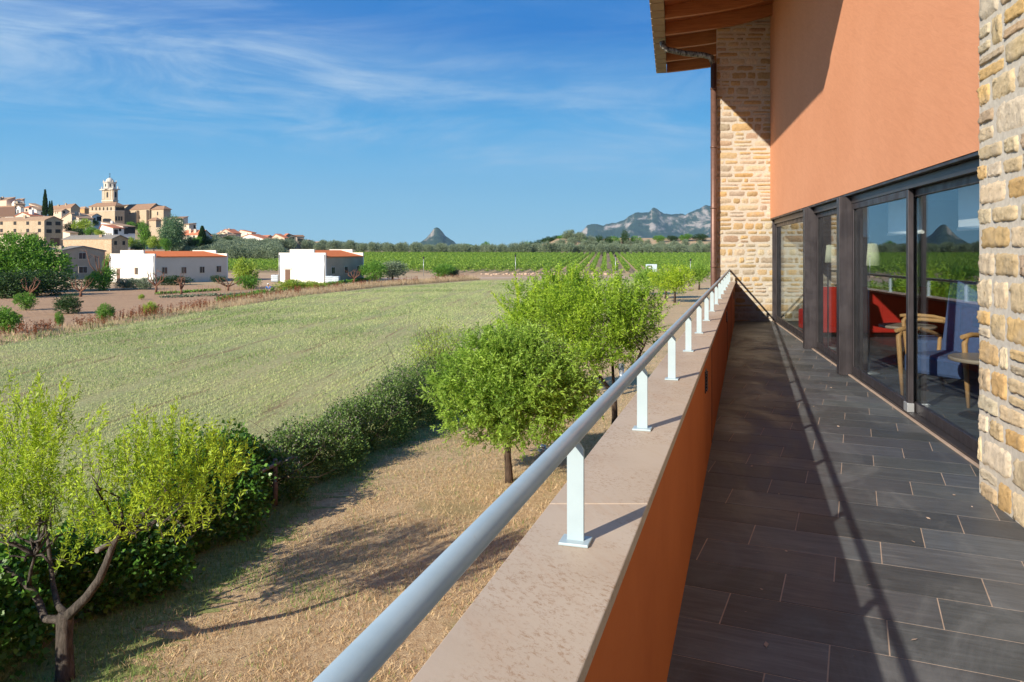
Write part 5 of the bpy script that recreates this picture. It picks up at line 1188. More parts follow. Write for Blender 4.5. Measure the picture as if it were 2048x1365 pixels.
# ================================================================== FAR TREES, ORCHARDS, VINES
def blob_crown(seed, lobes, n, lf, lw, mat, name, up=.2, shell=.3, ncl=12, spread=.34):
    rg = np.random.default_rng(seed); C, D, idx, st, en = shoot_crown(rg, lobes, n, lf * 2.2, lf * .5, up, ncl, spread, .7, shell); m_ = len(C)
    t = np.clip((.5 + .25 * rg.normal(size=len(st)))[idx] * .6 + .4 * rg.random(m_), 0, 1)
    return leafmesh(name, C, D, lf * rg.uniform(.7, 1.3, m_), lw * rg.uniform(.7, 1.3, m_), mat, rg, tint=t, shared=True)
def trunk_mesh(seed, h, r, barkm, nl=4, sp=.9, name='trunk'):
    rg = np.random.default_rng(seed); mb = MB(); mb.tube([(0, 0, -.3), (rg.normal() * .05, 0, h * .5), (0, 0, h)], [r * 1.3, r, r], 7)
    for k in range(nl): a = 6.28 * k / nl + rg.random(); mb.tube([(0, 0, h * .9), (math.cos(a) * sp * .5, math.sin(a) * sp * .5, h * 1.3), (math.cos(a) * sp, math.sin(a) * sp, h * 1.9)], [r * .6, r * .45, r * .2], 5)
    me = bpy.data.meshes.new(name); me.from_pydata(mb.v, [], mb.f); me.materials.append(barkm); me.update(); return me
def tree_inst(name, label, cat, loc, crown, trunk, s=1.0, rz=0.0, group=None, sz=None):
    t = thing(name, label, cat, loc, group); t.rotation_euler = (0, 0, rz); t.scale = (s, s, sz or s)
    for me in (trunk, crown):
        if me is None: continue
        o = bpy.data.objects.new('trunk' if me is trunk else 'crown', me); COL.objects.link(o); o.parent = t
    return t
OLV = [blob_crown(100 + k, [(rgx * .5, rgy * .4, 2.6, 1.75, 1.7, 1.45) for rgx, rgy in ((-1.4, .5), (1.4, -.3), (0, 1.2), (.2, -1.2))] + [(0, 0, 3.4, 1.3, 1.3, 1.0), (0, 0, 1.8, 1.9, 1.9, .9)], 900, .32, .17, M['lf_olive'], 'crown', ncl=10, spread=.38) for k in range(4)]
OLT = [trunk_mesh(200 + k, 1.1, .22, M['bark'], 4) for k in range(2)]
rr = random.Random(19); nol = 0
def olive(x, y, s, label, group):
    global nol; nol += 1
    tree_inst('olive_tree', label, 'olive tree', (x, y, tz(x, y) - .05), OLV[rr.randrange(4)], OLT[rr.randrange(2)], s, rr.uniform(0, 6.28), group, s * rr.uniform(.9, 1.1))
def vis(x, y, s=5, lo=300, hi=1432): px = 1024 + F * x / y; return lo < px < hi
# grove behind the white sheds and below the right hand houses
for Z in np.arange(225, 350, 13.5):
    for px in np.arange(372, 560, 10.5 * 280 / Z):
        if px > 575 - (Z - 225) * .1 and False: continue
        olive((px + rr.uniform(-3, 3) - 1024) * Z / F, Z + rr.uniform(-2.5, 2.5), rr.uniform(.82, 1.12), 'grey green olive tree in the grove below the right hand houses of the town', 'olive trees below the town')
# long rows behind the vineyard
for Z in (352, 362, 374, 388, 404):
    px = 552 + rr.uniform(0, 10)
    while px < 990:
        if not (Z < 360 and rr.random() < .10 and px > 870): olive((px - 1024) * Z / F, Z + rr.uniform(-3, 3), rr.uniform(0.88, 1.1), 'grey green olive tree in the long rows behind the vineyard, left of the bare knoll', 'olive trees behind the vineyard')
        px += rr.uniform(22, 31) * (1.0 if Z < 380 else 1.1)
# right slope
for Z in (352, 372, 394, 418, 444, 470):
    px = 1000 + rr.uniform(0, 12)
    while px < 1440:
        x = (px - 1024) * Z / F
        if not (Z > 385 and px < 1120) : olive(x, Z + rr.uniform(-4, 4), rr.uniform(1.0, 1.25), 'grey green olive tree on the slope to the right, under the mountains', 'olive trees on the right slope')
        px += rr.uniform(19, 26)
# vine rows
rgv = np.random.default_rng(9)
def vine_row_mesh(seed, L=185):
    rg = np.random.default_rng(seed); n = int(L * 34); y = rg.random(n) * L; g = np.sin(y * 5.2) * .5 + .5
    a = rg.uniform(0, 6.28, n); r = rg.random(n) ** .5; x = np.cos(a) * r * .44 * (0.75 + .35 * g); z = 1.05 + np.sin(a) * r * .60 + .12 * g
    C = np.stack([x, y, z], 1); D = np.stack([np.cos(a), rg.normal(size=n) * .8, np.sin(a) + .5 + .3 * rg.normal(size=n)], 1)
    return leafmesh('foliage', C, D, .34 * rg.uniform(.6, 1.2, n), .26 * rg.uniform(.6, 1.2, n), M['lf_vine'], rg, shared=True)
VR = [vine_row_mesh(60 + k) for k in range(3)]
def posts_mesh(L=185):
    mb = MB()
    for k in range(int(L / 6)): mb.tube([(0, k * 6, -.3), (0, k * 6, 1.75)], .045, 5)
    me = bpy.data.meshes.new('trellis_posts'); me.from_pydata(mb.v, [], mb.f); me.materials.append(M['oldwood']); me.update(); return me
VPm = posts_mesh()
vd = math.atan2(187, 1558)
for k in range(-44, 26):
    x0 = 19.5 + k * 2.5; y0 = 165.0 + (max(0, x0 - 30) * -.15)
    xe = x0 + math.tan(vd) * 185
    if 1024 + F * xe / (y0 + 185) < 430 and 1024 + F * x0 / y0 < 440: continue
    lab = ('bright green vine row in the part of the vineyard seen end on, beyond the track' if 17 <= x0 <= 34 else 'vine row merging into the green band left of the end on rows' if x0 < 17 else 'vine row merging into the yellow green band at the right edge of the vineyard')
    t = thing('vine_row', lab, 'vine row', (x0, y0, tz(x0, y0)), 'vine rows seen end on' if 17 <= x0 <= 34 else 'vine rows on the left' if x0 < 17 else 'vine rows on the right')
    t.rotation_euler = (math.atan(.0128) * 1.0, 0, -vd)
    for nm, me in (('foliage', VR[k % 3]),): o = bpy.data.objects.new(nm, me); COL.objects.link(o); o.parent = t
# generic green crowns
GRN = [blob_crown(300 + k, [(-1.2, 0, 2.6, 1.6, 1.6, 1.4), (1.1, .4, 2.8, 1.6, 1.6, 1.3), (0, -.8, 3.4, 1.4, 1.4, 1.2), (0, .8, 2.0, 1.8, 1.6, 1.2)], 1040, .30, .2, M['lf_green'], 'crown', ncl=14) for k in range(2)]
DRK = [blob_crown(310 + k, [(-1.2, 0, 2.4, 1.7, 1.6, 1.5), (1.2, .4, 2.6, 1.6, 1.6, 1.4), (0, -.6, 3.2, 1.5, 1.5, 1.3), (0, 0, 1.4, 1.9, 1.8, 1.2)], 1240, .30, .16, M['lf_dark'], 'crown', ncl=16) for k in range(2)]
LIM = blob_crown(320, [(-1.2, 0, 2.6, 1.6, 1.6, 1.4), (1.1, .4, 2.8, 1.6, 1.6, 1.3), (0, -.8, 3.4, 1.4, 1.4, 1.2)], 1120, .30, .2, M['lf_lime'], 'crown', ncl=14)
GT = trunk_mesh(330, 1.4, .18, M['bark_dark'], 4)
def T(name, label, px, ybase, ytop, wpx, Z, mesh, group=None, cat='tree', trunk=GT, hh=4.6, ww=5.4):
    x = (px - 1024) * Z / F; z0 = CAMZ - (ybase - HY) * Z / F; z0 = min(z0, tz(x, Z) - .1) if name == 'hill_tree' else z0; z1 = CAMZ - (ytop - HY) * Z / F; s = wpx * Z / F / ww; sz = (z1 - z0) / hh
    return tree_inst(name, label, cat, (x, Z, z0), mesh, trunk, s, rr.uniform(0, 6.28), group, sz)
T('garden_tree', 'lime green rounded tree on the hillside left of the church', 187 - 22, 466, 441, 34, 285, LIM)
T('garden_tree', 'dark bushy tree left of the lime green tree on the hillside', 146, 470, 447, 34, 290, DRK[0])
T('garden_tree', 'light green shrub like tree below and right of the lime green one', 181, 472, 456, 22, 268, GRN[0])
T('garden_tree', 'dark green tree under the lime green tree', 160, 473, 458, 34, 272, DRK[1])
T('garden_tree', 'small dark tree in front of the pale grey house', 190, 452, 441.5, 17, 300, DRK[0])
T('garden_shrub', 'pale blossoming shrub at the wall below the white houses', 199, 473, 461, 20, 258, LIM, cat='shrub')
for k, (px, w) in enumerate(((262, 26), (284, 26))):
    T('clipped_tree', ('bright green clipped tree at the foot of the nave', 'darker clipped tree beside the nave buttress')[k], px, 462, 445.5, w, 372, (GRN[0], DRK[1])[k])
T('poplar_tree', 'slim pale green poplar below the nave', 288, 500, 450, 26, 232, LIM if False else GRN[1])
T('garden_tree', 'bright green bush just right of the brick shed', 262, 500, 478, 26, 215, LIM)
T('garden_tree', 'dark bush beneath the bright bush right of the brick shed', 276, 503, 486, 28, 210, DRK[1])
T('garden_tree', 'bright green round tree left of the willow foot', 308, 503, 476, 26, 214, LIM)
T('garden_tree', 'light green round tree in front of the willow', 331, 503, 479, 22, 205, GRN[0])
T('garden_tree', 'dark green tree right of the willow foot', 384, 500, 478, 26, 230, DRK[0])
T('garden_tree', 'green tree between the willow and the garden conifer', 394, 494, 476, 20, 245, GRN[1])
T('garden_tree', 'olive brown tree right of the garden conifer', 417, 496, 474, 22, 250, DRK[1])
T('garden_tree', 'dark tree in front of the big white gabled house', 456, 492, 474, 18, 300, DRK[0])
# willow
wl_ = blob_crown(340, [(-2.2, 0, 5.6, 2.4, 2.2, 3.2), (1.6, 0, 5.8, 2.4, 2.2, 3.0), (0, 0, 7.4, 2.4, 2.2, 2.0), (3.4, 0, 4.6, 1.8, 2, 2.8), (0, 0, 3.4, 3.6, 2.6, 2.2)], 3200, .42, .16, M['lf_willow'], 'crown', up=-.9, ncl=22)
T('willow_tree', 'large drooping willow in front of the church chapel', 345, 505, 434.5, 78, 225, wl_, trunk=trunk_mesh(341, 3.0, .35, M['bark_dark'], 5, 1.6), hh=9.3, ww=10)
# cypresses
def cyp(seed, h, r):
    rg = np.random.default_rng(seed); n = 2600; u = rg.random(n) ** .8; a = rg.uniform(0, 6.28, n); rad = r * np.sin(np.clip(u, 0, 1) ** .45 * math.pi) ** .8 * rg.uniform(.6, 1.05, n) + .05
    C = np.stack([np.cos(a) * rad, np.sin(a) * rad, .5 + u * (h - 1.2)], 1); D = np.stack([np.cos(a) * .35, np.sin(a) * .35, np.ones(n)], 1)
    return leafmesh('crown', C, D, .8 * rg.uniform(.6, 1.2, n), .3 * rg.uniform(.7, 1.2, n), M['lf_cypress'], rg, shared=True)
CY = cyp(350, 12, .95); CT = trunk_mesh(351, 1.0, .15, M['bark_dark'], 0)
for px, yb, yt_, w, lab in ((90.3, 433, 379, 8.5, 'tallest cypress in the town, left of two shorter ones'), (99.3, 433, 402, 5, 'slim cypress in the middle of the three'), (103.6, 433, 401, 5, 'rightmost of the three cypresses')):
    T('cypress_tree', lab, px, yb + 2, yt_, w, 300, CY, 'cypresses', trunk=CT, hh=12, ww=1.9)
cf = cyp(352, 9, 1.5)
T('conifer_tree', 'small pointed garden conifer right of the dark red roof', 404.5, 498, 451.5, 17, 248, cf, trunk=CT, hh=9, ww=3)
# trees close to the sheds
big = blob_crown(360, [(-3.5, 0, 5.2, 2.8, 2.6, 2.2), (0, 0, 6.4, 3.2, 2.8, 2.3), (3.2, .4, 5.4, 2.8, 2.6, 2.2), (5.2, 0, 3.8, 2.2, 2.4, 1.9), (-1, -1, 3.4, 3.8, 3, 2.2), (-4.5, 0, 3.0, 2.4, 2.4, 2.2), (2.5, -1, 2.6, 3, 2.6, 2.0)], 6500, .36, .24, M['lf_green'], 'crown', ncl=34)
t = tree_inst('walnut_tree', 'large spreading bright green tree at the left edge below the town', 'tree', (*P(38, 600, 92)[:2], 0), big, trunk_mesh(361, 2.2, .35, M['bark_dark'], 5, 2.0), .74, 0.2)
sh = T('dark_shrub', 'dark green round bush right of the big tree, by the tilled soil', 90, 595, 545, 100, 86, DRK[0], cat='bush', trunk=None); sh.rotation_euler = (0, 0, 0)
T('dark_shrub', 'shaded low bush at the far left under the big tree', 18, 604, 545, 90, 82, DRK[1], cat='bush', trunk=None)
T('garden_bush', 'bright green bush at the left corner of the white shed', 207, 585, 541, 50, 97, GRN[1], cat='bush')
T('garden_bush', 'narrow pale bush against the grey barn corner', 180, 582, 551, 22, 99, LIM, cat='bush', trunk=None)
T('garden_bush', 'small tree between the barn and the white shed', 216, 560, 512, 18, 125, GRN[0], cat='tree')
for k, (px, w) in enumerate(((246, 34), (268, 34), (291, 34))):
    T('artichoke_plants', ('grey green leafy clump nearest the bright bush in front of the white shed', 'middle grey green leafy clump in front of the white shed', 'grey green leafy clump nearest the shed corner')[k], px, 581, 559.5, w, 99, OLV[k], 'leafy clumps in front of the shed', cat='plant', trunk=None, hh=4.2)
T('dark_hedge', 'dark clipped hedge under the first windows of the white shed side wall', 345, 572, 553, 60, 112, DRK[0], cat='hedge', trunk=None).rotation_euler = (0, 0, .3)
T('dark_hedge', 'dark clipped bush at the far end of the shed side wall', 437, 566, 552, 32, 117, DRK[1], cat='hedge', trunk=None)
T('garden_bush', 'olive green tree in the gap between the two white sheds', 490, 578, 524, 44, 103, LIM, cat='tree')
T('garden_bush', 'darker bush at the foot of the tree between the sheds', 497, 580, 553, 42, 100, GRN[0], cat='bush', trunk=None)
T('yellow_plants', 'yellow green tall plants in front of the white shed by the vineyard', 590, 583, 562, 66, 96, LIM, cat='plant', trunk=None).rotation_euler = (0, 0, 0)
T('yellow_plants', 'lower yellow green plants right of the gardener', 630, 584, 566, 50, 96, LIM, cat='plant', trunk=None)
T('wild_bush', 'olive bush right of the shade toned side wall', 748, 563, 527, 50, 124, GRN[1], cat='bush')
T('wild_bush', 'brownish bush in the weeds right of the second shed', 785, 560, 524, 60, 128, OLV[1], cat='bush')
T('wild_bush', 'green bush in front of the vines near the second lamp post', 888, 556, 530, 46, 135, GRN[0], cat='bush')
T('wild_bush', 'dark low bush against the vines left of the track', 905, 556, 536, 30, 138, DRK[0], cat='bush')
# orchard shrubs on the tilled soil
for k, (px, yb, yt_, w, ms, lab) in enumerate(((52, 621, 588, 36, GRN[0], 'small bright green fruit tree on the tilled soil at the left'), (136, 628, 592, 54, DRK[0], 'wide dark shrub in the middle of the tilled soil'), (210, 645, 611, 28, GRN[1], 'small round green shrub near the field edge'), (301, 633, 607, 26, LIM, 'little yellow green shrub at the field edge'), (8, 668, 618, 60, GRN[0], 'green shrub cut by the left picture edge'), (118, 655, 628, 16, GRN[1], 'tiny green sapling below the wide dark shrub'), (283, 600, 590, 12, LIM, 'tiny green plant on the upper tilled soil'), (40, 637, 630, 10, LIM, 'tiny green plant left on the tilled soil'))):
    d = CAMZ * F / (yb - HY); T('fruit_shrub', lab, px, yb, yt_, w, d, ms, 'shrubs on the tilled soil', cat='shrub')
# pruned bare trees
def bare(px, yb, yt_, w, label, seed, leafy=False):
    d = CAMZ * F / (yb - HY); x = (px - 1024) * d / F; H = (yb - yt_) * d / F; Wd = w * d / F; rg = np.random.default_rng(seed); o = thing('pruned_tree', label, 'bare tree', (x, d, 0), 'pruned bare trees')
    mb = MB(); mb.tube([(x, d, -.1), (x + .05, d, H * .22), (x, d, H * .32)], [.16, .13, .14], 8); mb.build('trunk', M['bark_red'], o)
    for k in range(5):
        a = -1 + 2 * k / 4; mb = MB(); e = (x + a * Wd * .5, d + rg.normal() * .4, H * rg.uniform(.8, 1.0)); mid = (x + a * Wd * .38, d + rg.normal() * .2, H * .6)
        mb.tube([(x, d, H * .30), mid, e], [.09, .065, .035], 6); br = mb.build('branch', M['bark_red'], o)
        for j in range(3): u = rg.uniform(.2, 1); q = np.array(mid) * (1 - u) + np.array(e) * u; mb = MB(); mb.tube([tuple(q), tuple(q + np.array([rg.normal() * .35, rg.normal() * .3, abs(rg.normal()) * .35 + .1]))], [.035, .015], 5); mb.build('twig', M['bark_red'], br)
    return o
bare(61, 597, 560, 40, 'leafless pruned tree at the left of the tilled soil', 1); bare(161, 594, 560, 38, 'leafless pruned tree below the grey barn', 2); bare(312, 586, 543, 42, 'dark leafless pruned tree at the corner of the white shed', 3)
bare(362, 590, 556, 12, 'thin leafless sapling in the vegetable plot', 4); bare(456, 582, 556, 46, 'leafless pruned tree before the gap between the sheds', 5); bare(708, 566, 540, 26, 'dead pale tree at the side wall of the second shed', 6)
bare(199, 575, 500, 44, 'tall thin leafless tree in front of the grey barn', 8)
# vegetable rows, stakes
for k, (a, b, w, lab) in enumerate((((432, 603), (650, 574), .8, 'long dark green vegetable row nearest the field weeds'), ((505, 590), (545, 583), .7, 'short dark green vegetable row beside the gardener'), ((320, 597), (500, 590), .5, 'sparse green vegetable row in the middle of the plot'), ((312, 590), (440, 582), .5, 'thin vegetable row farthest from the field'), ((620, 577), (745, 560), 1.0, 'green row of plants below the second white shed'))):
    p0, p1 = G(*a)[:2], G(*b)[:2]; rg = np.random.default_rng(400 + k); n = int(np.hypot(p1[0] - p0[0], p1[1] - p0[1]) * 70); t = rg.random(n); C = np.stack([p0[0] + (p1[0] - p0[0]) * t + rg.normal(size=n) * .1, p0[1] + (p1[1] - p0[1]) * t + rg.normal(size=n) * w * .28, rg.random(n) * .42 * w + .02], 1)
    o = leafmesh('vegetable_row', C, rg.normal(size=(n, 3)) + np.array([0, 0, .6]), .22 * rg.uniform(.6, 1.2, n), .15 * rg.uniform(.6, 1.2, n), M['lf_green'] if k != 2 else M['lf_olive'], rg, origin=(p0[0], p0[1], 0)); tag(o, lab, 'vegetable row', 'vegetable rows')
rg = np.random.default_rng(5)
for (a, b, n, lab) in (((322, 592), (350, 590), 6, 'short cane in the cluster left of the vegetable plot'), ((397, 590), (505, 578), 13, 'cane stake in the back line of the vegetable plot'), ((452, 607), (535, 592), 7, 'tall cane stake in the front line before the gardener')):
    for i in range(n):
        t = (i + rg.uniform(-.2, .2)) / max(1, n - 1); q = G(a[0] + (b[0] - a[0]) * t, a[1] + (b[1] - a[1]) * t); mb = MB(); mb.tube([(q[0], q[1], -.1), (q[0] + rg.normal() * .08, q[1], 1.15 + rg.uniform(-.1, .2))], .022, 5)
        tag(mb.build('cane_stake', M['lf_straw'], origin=q), lab, 'cane stake', lab)
# gardener, bent over the plants
gx, gd = G(538, 588)[0], G(538, 588)[1]
pg = thing('person', 'person in blue shirt, white cap and grey trousers crouching in the vegetable plot', 'person', (gx, gd, 0))
def skin(name, pts, edges, rad, mat, parent, lvl=1):
    me = bpy.data.meshes.new(name); me.from_pydata([(p[0] + gx, p[1] + gd, p[2]) for p in pts], edges, []); o = link_mesh(name, me, parent); me.materials.append(mat)
    md = o.modifiers.new('skin', 'SKIN'); 
    for i, r_ in enumerate(rad): me.skin_vertices[0].data[i].radius = (r_, r_)
    me.skin_vertices[0].data[0].use_root = True; sb = o.modifiers.new('sub', 'SUBSURF'); sb.levels = lvl; sb.render_levels = lvl; return o
mskin = simple('skin_tone', (.45, .26, .18), .6); mshirt = simple('blue_shirt', (.03, .16, .48), .85); mtr = simple('grey_trousers', (.36, .35, .38), .9); mhat = simple('white_cap', (.75, .74, .70), .8)
bp = [(0, 0, .42), (0, -.08, .62), (0, -.18, .84), (0, -.24, .96), (0, -.27, 1.02), (0, -.31, 1.10), (.2, -.20, .82), (.27, -.34, .62), (.22, -.50, .44), (.21, -.55, .38), (-.2, -.20, .82), (-.27, -.34, .60), (-.20, -.50, .46), (-.19, -.55, .40), (.13, 0, .38), (.19, -.36, .46), (.15, -.05, .10), (.15, -.22, .04), (-.13, 0, .38), (-.2, -.36, .44), (-.15, -.05, .10), (-.15, -.22, .04)]
be = [(0, 1), (1, 2), (2, 3), (3, 4), (4, 5), (2, 6), (6, 7), (7, 8), (8, 9), (2, 10), (10, 11), (11, 12), (12, 13), (0, 14), (14, 15), (15, 16), (16, 17), (0, 18), (18, 19), (19, 20), (20, 21)]
br_ = [.15, .14, .13, .06, .09, .085, .065, .045, .032, .03, .065, .045, .032, .03, .09, .06, .05, .04, .09, .06, .05, .04]
body = skin('body', bp, be, br_, mskin, pg)
for hx, hy, hz, sx in ((.21, -.55, .38, 1), (-.19, -.55, .40, -1)):
    for k in range(5):
        fx = hx + (k - 2) * .017; ln = (.055, .075, .08, .075, .06)[k]
        skin('thumb' if (k == 0 and sx < 0) or (k == 4 and sx > 0) else 'finger', [(fx, hy - .01, hz), (fx, hy - .01 - ln * .5, hz - .015), (fx, hy - ln * .8, hz - .045)], [(0, 1), (1, 2)], [.009, .008, .007], mskin, body, 1)
skin('shirt', [(0, -.03, .52), (0, -.08, .64), (0, -.18, .84), (.2, -.20, .82), (.26, -.31, .66), (-.2, -.20, .82), (-.26, -.31, .64)], [(0, 1), (1, 2), (2, 3), (3, 4), (2, 5), (5, 6)], [.17, .165, .155, .085, .065, .085, .065], mshirt, pg)
skin('trousers', [(0, 0, .44), (.13, 0, .38), (.19, -.36, .46), (.15, -.06, .12), (-.13, 0, .38), (-.2, -.36, .44), (-.15, -.06, .12)], [(0, 1), (1, 2), (2, 3), (0, 4), (4, 5), (5, 6)], [.17, .11, .085, .07, .11, .085, .07], mtr, pg)
mb = MB(); mb.lathe([(.125, 0), (.12, .05), (.09, .10), (.02, .12)], (gx, gd - .30, 1.10), 14); mb.obox((gx - .07, gd - .50, 1.10), (.14, 0, 0), (0, .1, 0), (0, 0, .012)); mb.build('cap', mhat, pg)
# tanks and a white basket by the sheds
def tank(px, yb, s, label):
    d = CAMZ * F / (yb - HY); x = (px - 1024) * d / F; o = thing('water_tank', label, 'tank', (x, d, 0), 'water tanks by the second shed')
    mb = MB(); mb.box(x - s / 2, d - s / 2, .12, x + s / 2, d + s / 2, .12 + s * .95); mb.build('tank_body', M['blue_grey'], o, bevel=.08)
    mb = MB(); mb.box(x - s / 2 - .03, d - s / 2 - .03, 0, x + s / 2 + .03, d + s / 2 + .03, .11); mb.build('pallet', M['oldwood'], o)
    mb = MB(); mb.lathe([(.12, 0), (.12, .06), (.02, .07)], (x, d, .12 + s * .95), 12); mb.build('lid', M['black'], o)
    for k in range(3):
        z = .3 + k * s * .3; mb = MB(); mb.tube([(x - s / 2 - .02, d - s / 2 - .02, z), (x + s / 2 + .02, d - s / 2 - .02, z), (x + s / 2 + .02, d + s / 2 + .02, z)], .015, 5); mb.build('cage_bar', M['galv'], o)
M['blue_grey'] = simple('tank_plastic', (.50, .57, .62), .5)
tank(659, 567, 1.05, 'pale plastic tank at the corner of the second shed, left of its twin'); tank(672, 568, 1.05, 'bluish plastic tank right of its twin at the shade toned side wall'); tank(551, 565, 1.1, 'white plastic tank left of the second shed')
# utility cabinet
d = 128; x0 = (1293 - 1024) * d / F; x1 = (1314 - 1024) * d / F; zt = CAMZ - (529 - HY) * d / F
cb = thing('utility_cabinet', 'pale grey utility cabinet with open door rising behind the almonds at the vineyard', 'cabinet', ((x0 + x1) / 2, d, 0))
mb = MB(); mb.box(x0, d, .0, x1, d + .8, zt); mb.build('cabinet_body', M['cabinet'] if 'cabinet' in M else simple('cabinet_paint', (.50, .60, .66), .5), cb, bevel=.02)
mb = MB(); mb.obox((x0 + .12, d - .03, zt - 1.2), (.75, 0, 0), (0, .028, 0), (0, 0, 1.0)); mb.build('open_recess', M['dark'], cb)
mb = MB(); mb.obox((x0 + .3, d - .06, zt - 1.1), (.42, 0, 0), (0, .05, 0), (0, 0, .7)); mb.build('control_box', M['white_paint'], cb)
# lamp posts along the track
for px, yb, yt_, lab in ((847, 548, 518, 'slim lamp post left, by the brownish bush'), (1031, 549, 514, 'slim lamp post in the middle of the track'), (1231, 548, 514, 'slim lamp post right, in front of the end on vine rows'), (1381, 545, 522, 'short pale post near the drainpipe at the end of the lawn')):
    d = 152; x = (px - 1024) * d / F; h_ = (yb - yt_) * d / F; o = thing('lamp_post', lab, 'lamp post', (x, d, 0), 'lamp posts along the track')
    mb = MB(); mb.tube([(x, d, 0), (x, d, CAMZ - (yt_ - HY) * d / F)], .055, 8); mb.build('pole', M['galv'], o); zt = CAMZ - (yt_ - HY) * d / F
    mb = MB(); mb.lathe([(.08, 0), (.2, .10), (.18, .3), (.05, .42)], (x, d, zt), 10); mb.build('lamp_head', M['black'], o)
# garden bollard lamps on the lawn
for px, py, d, lab in ((1084, 905, 19.4, 'ribbed grey bollard lamp at the right foot of the round almond tree'), (1243, 742, 27.0, 'ribbed grey bollard lamp farther along the lawn by the handrail')):
    x = (px - 1024) * d / F; zt = CAMZ - (py - 12 - HY) * d / F; o = thing('bollard_lamp', lab, 'bollard lamp', (x, d, 0), 'bollard lamps on the lawn')
    mb = MB(); mb.lathe([(.075, 0), (.075, zt - .2)], (x, d, 0), 14); mb.build('post', M['galv'], o)
    for k in range(5): mb = MB(); mb.lathe([(.09, 0), (.105, .012), (.09, .02)], (x, d, zt - .2 + k * .04), 14); mb.build('louvre_ring', M['galv'], o)
    mb = MB(); mb.lathe([(.10, 0), (.10, .02), (.03, .04)], (x, d, zt), 14); mb.build('cap', M['galv'], o)
# roadside stones along the track
rg = np.random.default_rng(61)
for k in range(46):
    px = 965 + k * 6.1; q = G(px + rg.normal() * 2, 550 + rg.normal() * .5); r_ = rg.uniform(.16, .36); mb = MB()
    u = [( (1 + rg.normal() * .13) * r_ * math.cos(a) * math.cos(b), (1 + rg.normal() * .13) * r_ * math.sin(a) * math.cos(b), (1 + rg.normal() * .1) * r_ * .75 * math.sin(b)) for b in (-.9, -.2, .5, 1.1) for a in np.linspace(0, 6.283, 7)[:-1]]
    mb.v = [(q[0] + a * 1.3, q[1] + b, c_ + r_ * .4) for a, b, c_ in u]; mb.c = [(1, 1, 1)] * len(mb.v)
    for i in range(3):
        for j in range(6): mb.f.append((i * 6 + j, i * 6 + (j + 1) % 6, (i + 1) * 6 + (j + 1) % 6, (i + 1) * 6 + j)); mb.m.append(0); mb.smooth.append(True)
    mb.f.append((18, 19, 20, 21, 22, 23)); mb.m.append(0); mb.smooth.append(True)
    tag(mb.build('boulder', M['track'], origin=(q[0], q[1], 0)), 'pinkish field stone in the line along the dirt track before the vines', 'stone', 'stones along the track')
# pines and scrub on the hill crest
for px, yb, yt_, w, Z, ms, lab in ((1250, 480, 464, 17, 470, DRK[0], 'dark pine standing highest on the crest of the right slope'), (1200, 484, 473, 24, 465, DRK[1], 'dark scrubby tree left of the highest pine'), (1225, 484, 475, 26, 466, GRN[0], 'green scrub between the dark pines'), (1215, 483, 476, 22, 463, DRK[0], 'low dark scrub under the highest pine'), (1272, 483, 475, 24, 475, GRN[1], 'green scrub right of the highest pine'), (1128, 484, 471, 22, 430, GRN[1], 'green tree on top of the bare knoll'), (1100, 488, 475, 26, 424, DRK[0], 'dark tree at the left of the bare knoll'), (1075, 494, 481, 18, 412, DRK[1], 'dark pointed tree farther left of the knoll'), (1063, 496, 485, 14, 410, DRK[0], 'small dark tree at the left end of the knoll'), (1150, 483, 475, 20, 440, GRN[0], 'green tree behind the right of the bare knoll'), (1040, 500, 489, 22, 418, DRK[0], 'dark scrub at the foot of the knoll, left side'), (1052, 497, 486, 18, 424, GRN[1], 'green scrub rising on the left flank of the knoll'), (1088, 486, 477, 16, 428, DRK[1], 'dark scrub on the shoulder of the knoll'), (1114, 480, 472, 18, 434, DRK[0], 'round dark shrub on the very top of the knoll'), (1142, 484, 476, 20, 430, DRK[1], 'dark shrub right of the knoll top'), (1160, 489, 479, 24, 428, GRN[1], 'green scrub on the right flank of the knoll'), (1182, 492, 481, 26, 426, DRK[0], 'dark scrub at the right foot of the knoll'), (1168, 484, 476, 20, 445, GRN[0], 'light green tree behind the right flank of the knoll'), (970, 500, 487, 22, 415, GRN[1], 'green tree between the olive rows left of the knoll'), (935, 503, 490, 24, 420, GRN[0], 'light green tree between two olive trees'), (1320, 481, 472, 22, 500, GRN[0], 'green bush on the upper terrace of the slope'), (1345, 480, 472, 26, 505, DRK[1], 'dark bush on the upper terrace of the slope'), (1372, 479, 470, 26, 505, GRN[1], 'green bush on the terrace nearer the drainpipe'), (1400, 478, 469, 28, 505, DRK[0], 'dark bush on the terrace beside the drainpipe')):
    T('hill_tree', lab, px, yb, yt_, w, Z, ms)

# ================================================================== MOUNTAINS
m = MT('mountain_rock', 0.95, spec=0.05)
sn = m.n.new('ShaderNodeSeparateXYZ'); gg = m.n.new('ShaderNodeNewGeometry'); m.l.new(gg.outputs['Normal'], sn.inputs[0])
nn = m.noise(0.006, 8, 0.68, m.map((1, .6, 1.4)), .6); n2_ = m.noise(0.03, 6, 0.7)
mask = m.rng(m.math('ADD', m.math('MULTIPLY', sn.outputs[2], .55), m.math('MULTIPLY', nn, .9)), .78, .93)
rock = m.ramp(n2_, (.3, (.26, .23, .20)), (.7, (.50, .45, .40))); veg = m.ramp(n2_, (.3, (.022, .045, .030)), (.7, (.05, .08, .05)))
m.color(m.mix(mask, rock, veg)); m.bump(m.noise(.02, 8, .75), 1.0, 25); M['mountain'] = m.mat
_mr = M['mountain'].copy(); _mr.name = 'mountain_rock_dark'
for _n in _mr.node_tree.nodes:
    if _n.type == 'MAP_RANGE': _n.inputs[1].default_value, _n.inputs[2].default_value = .60, .84
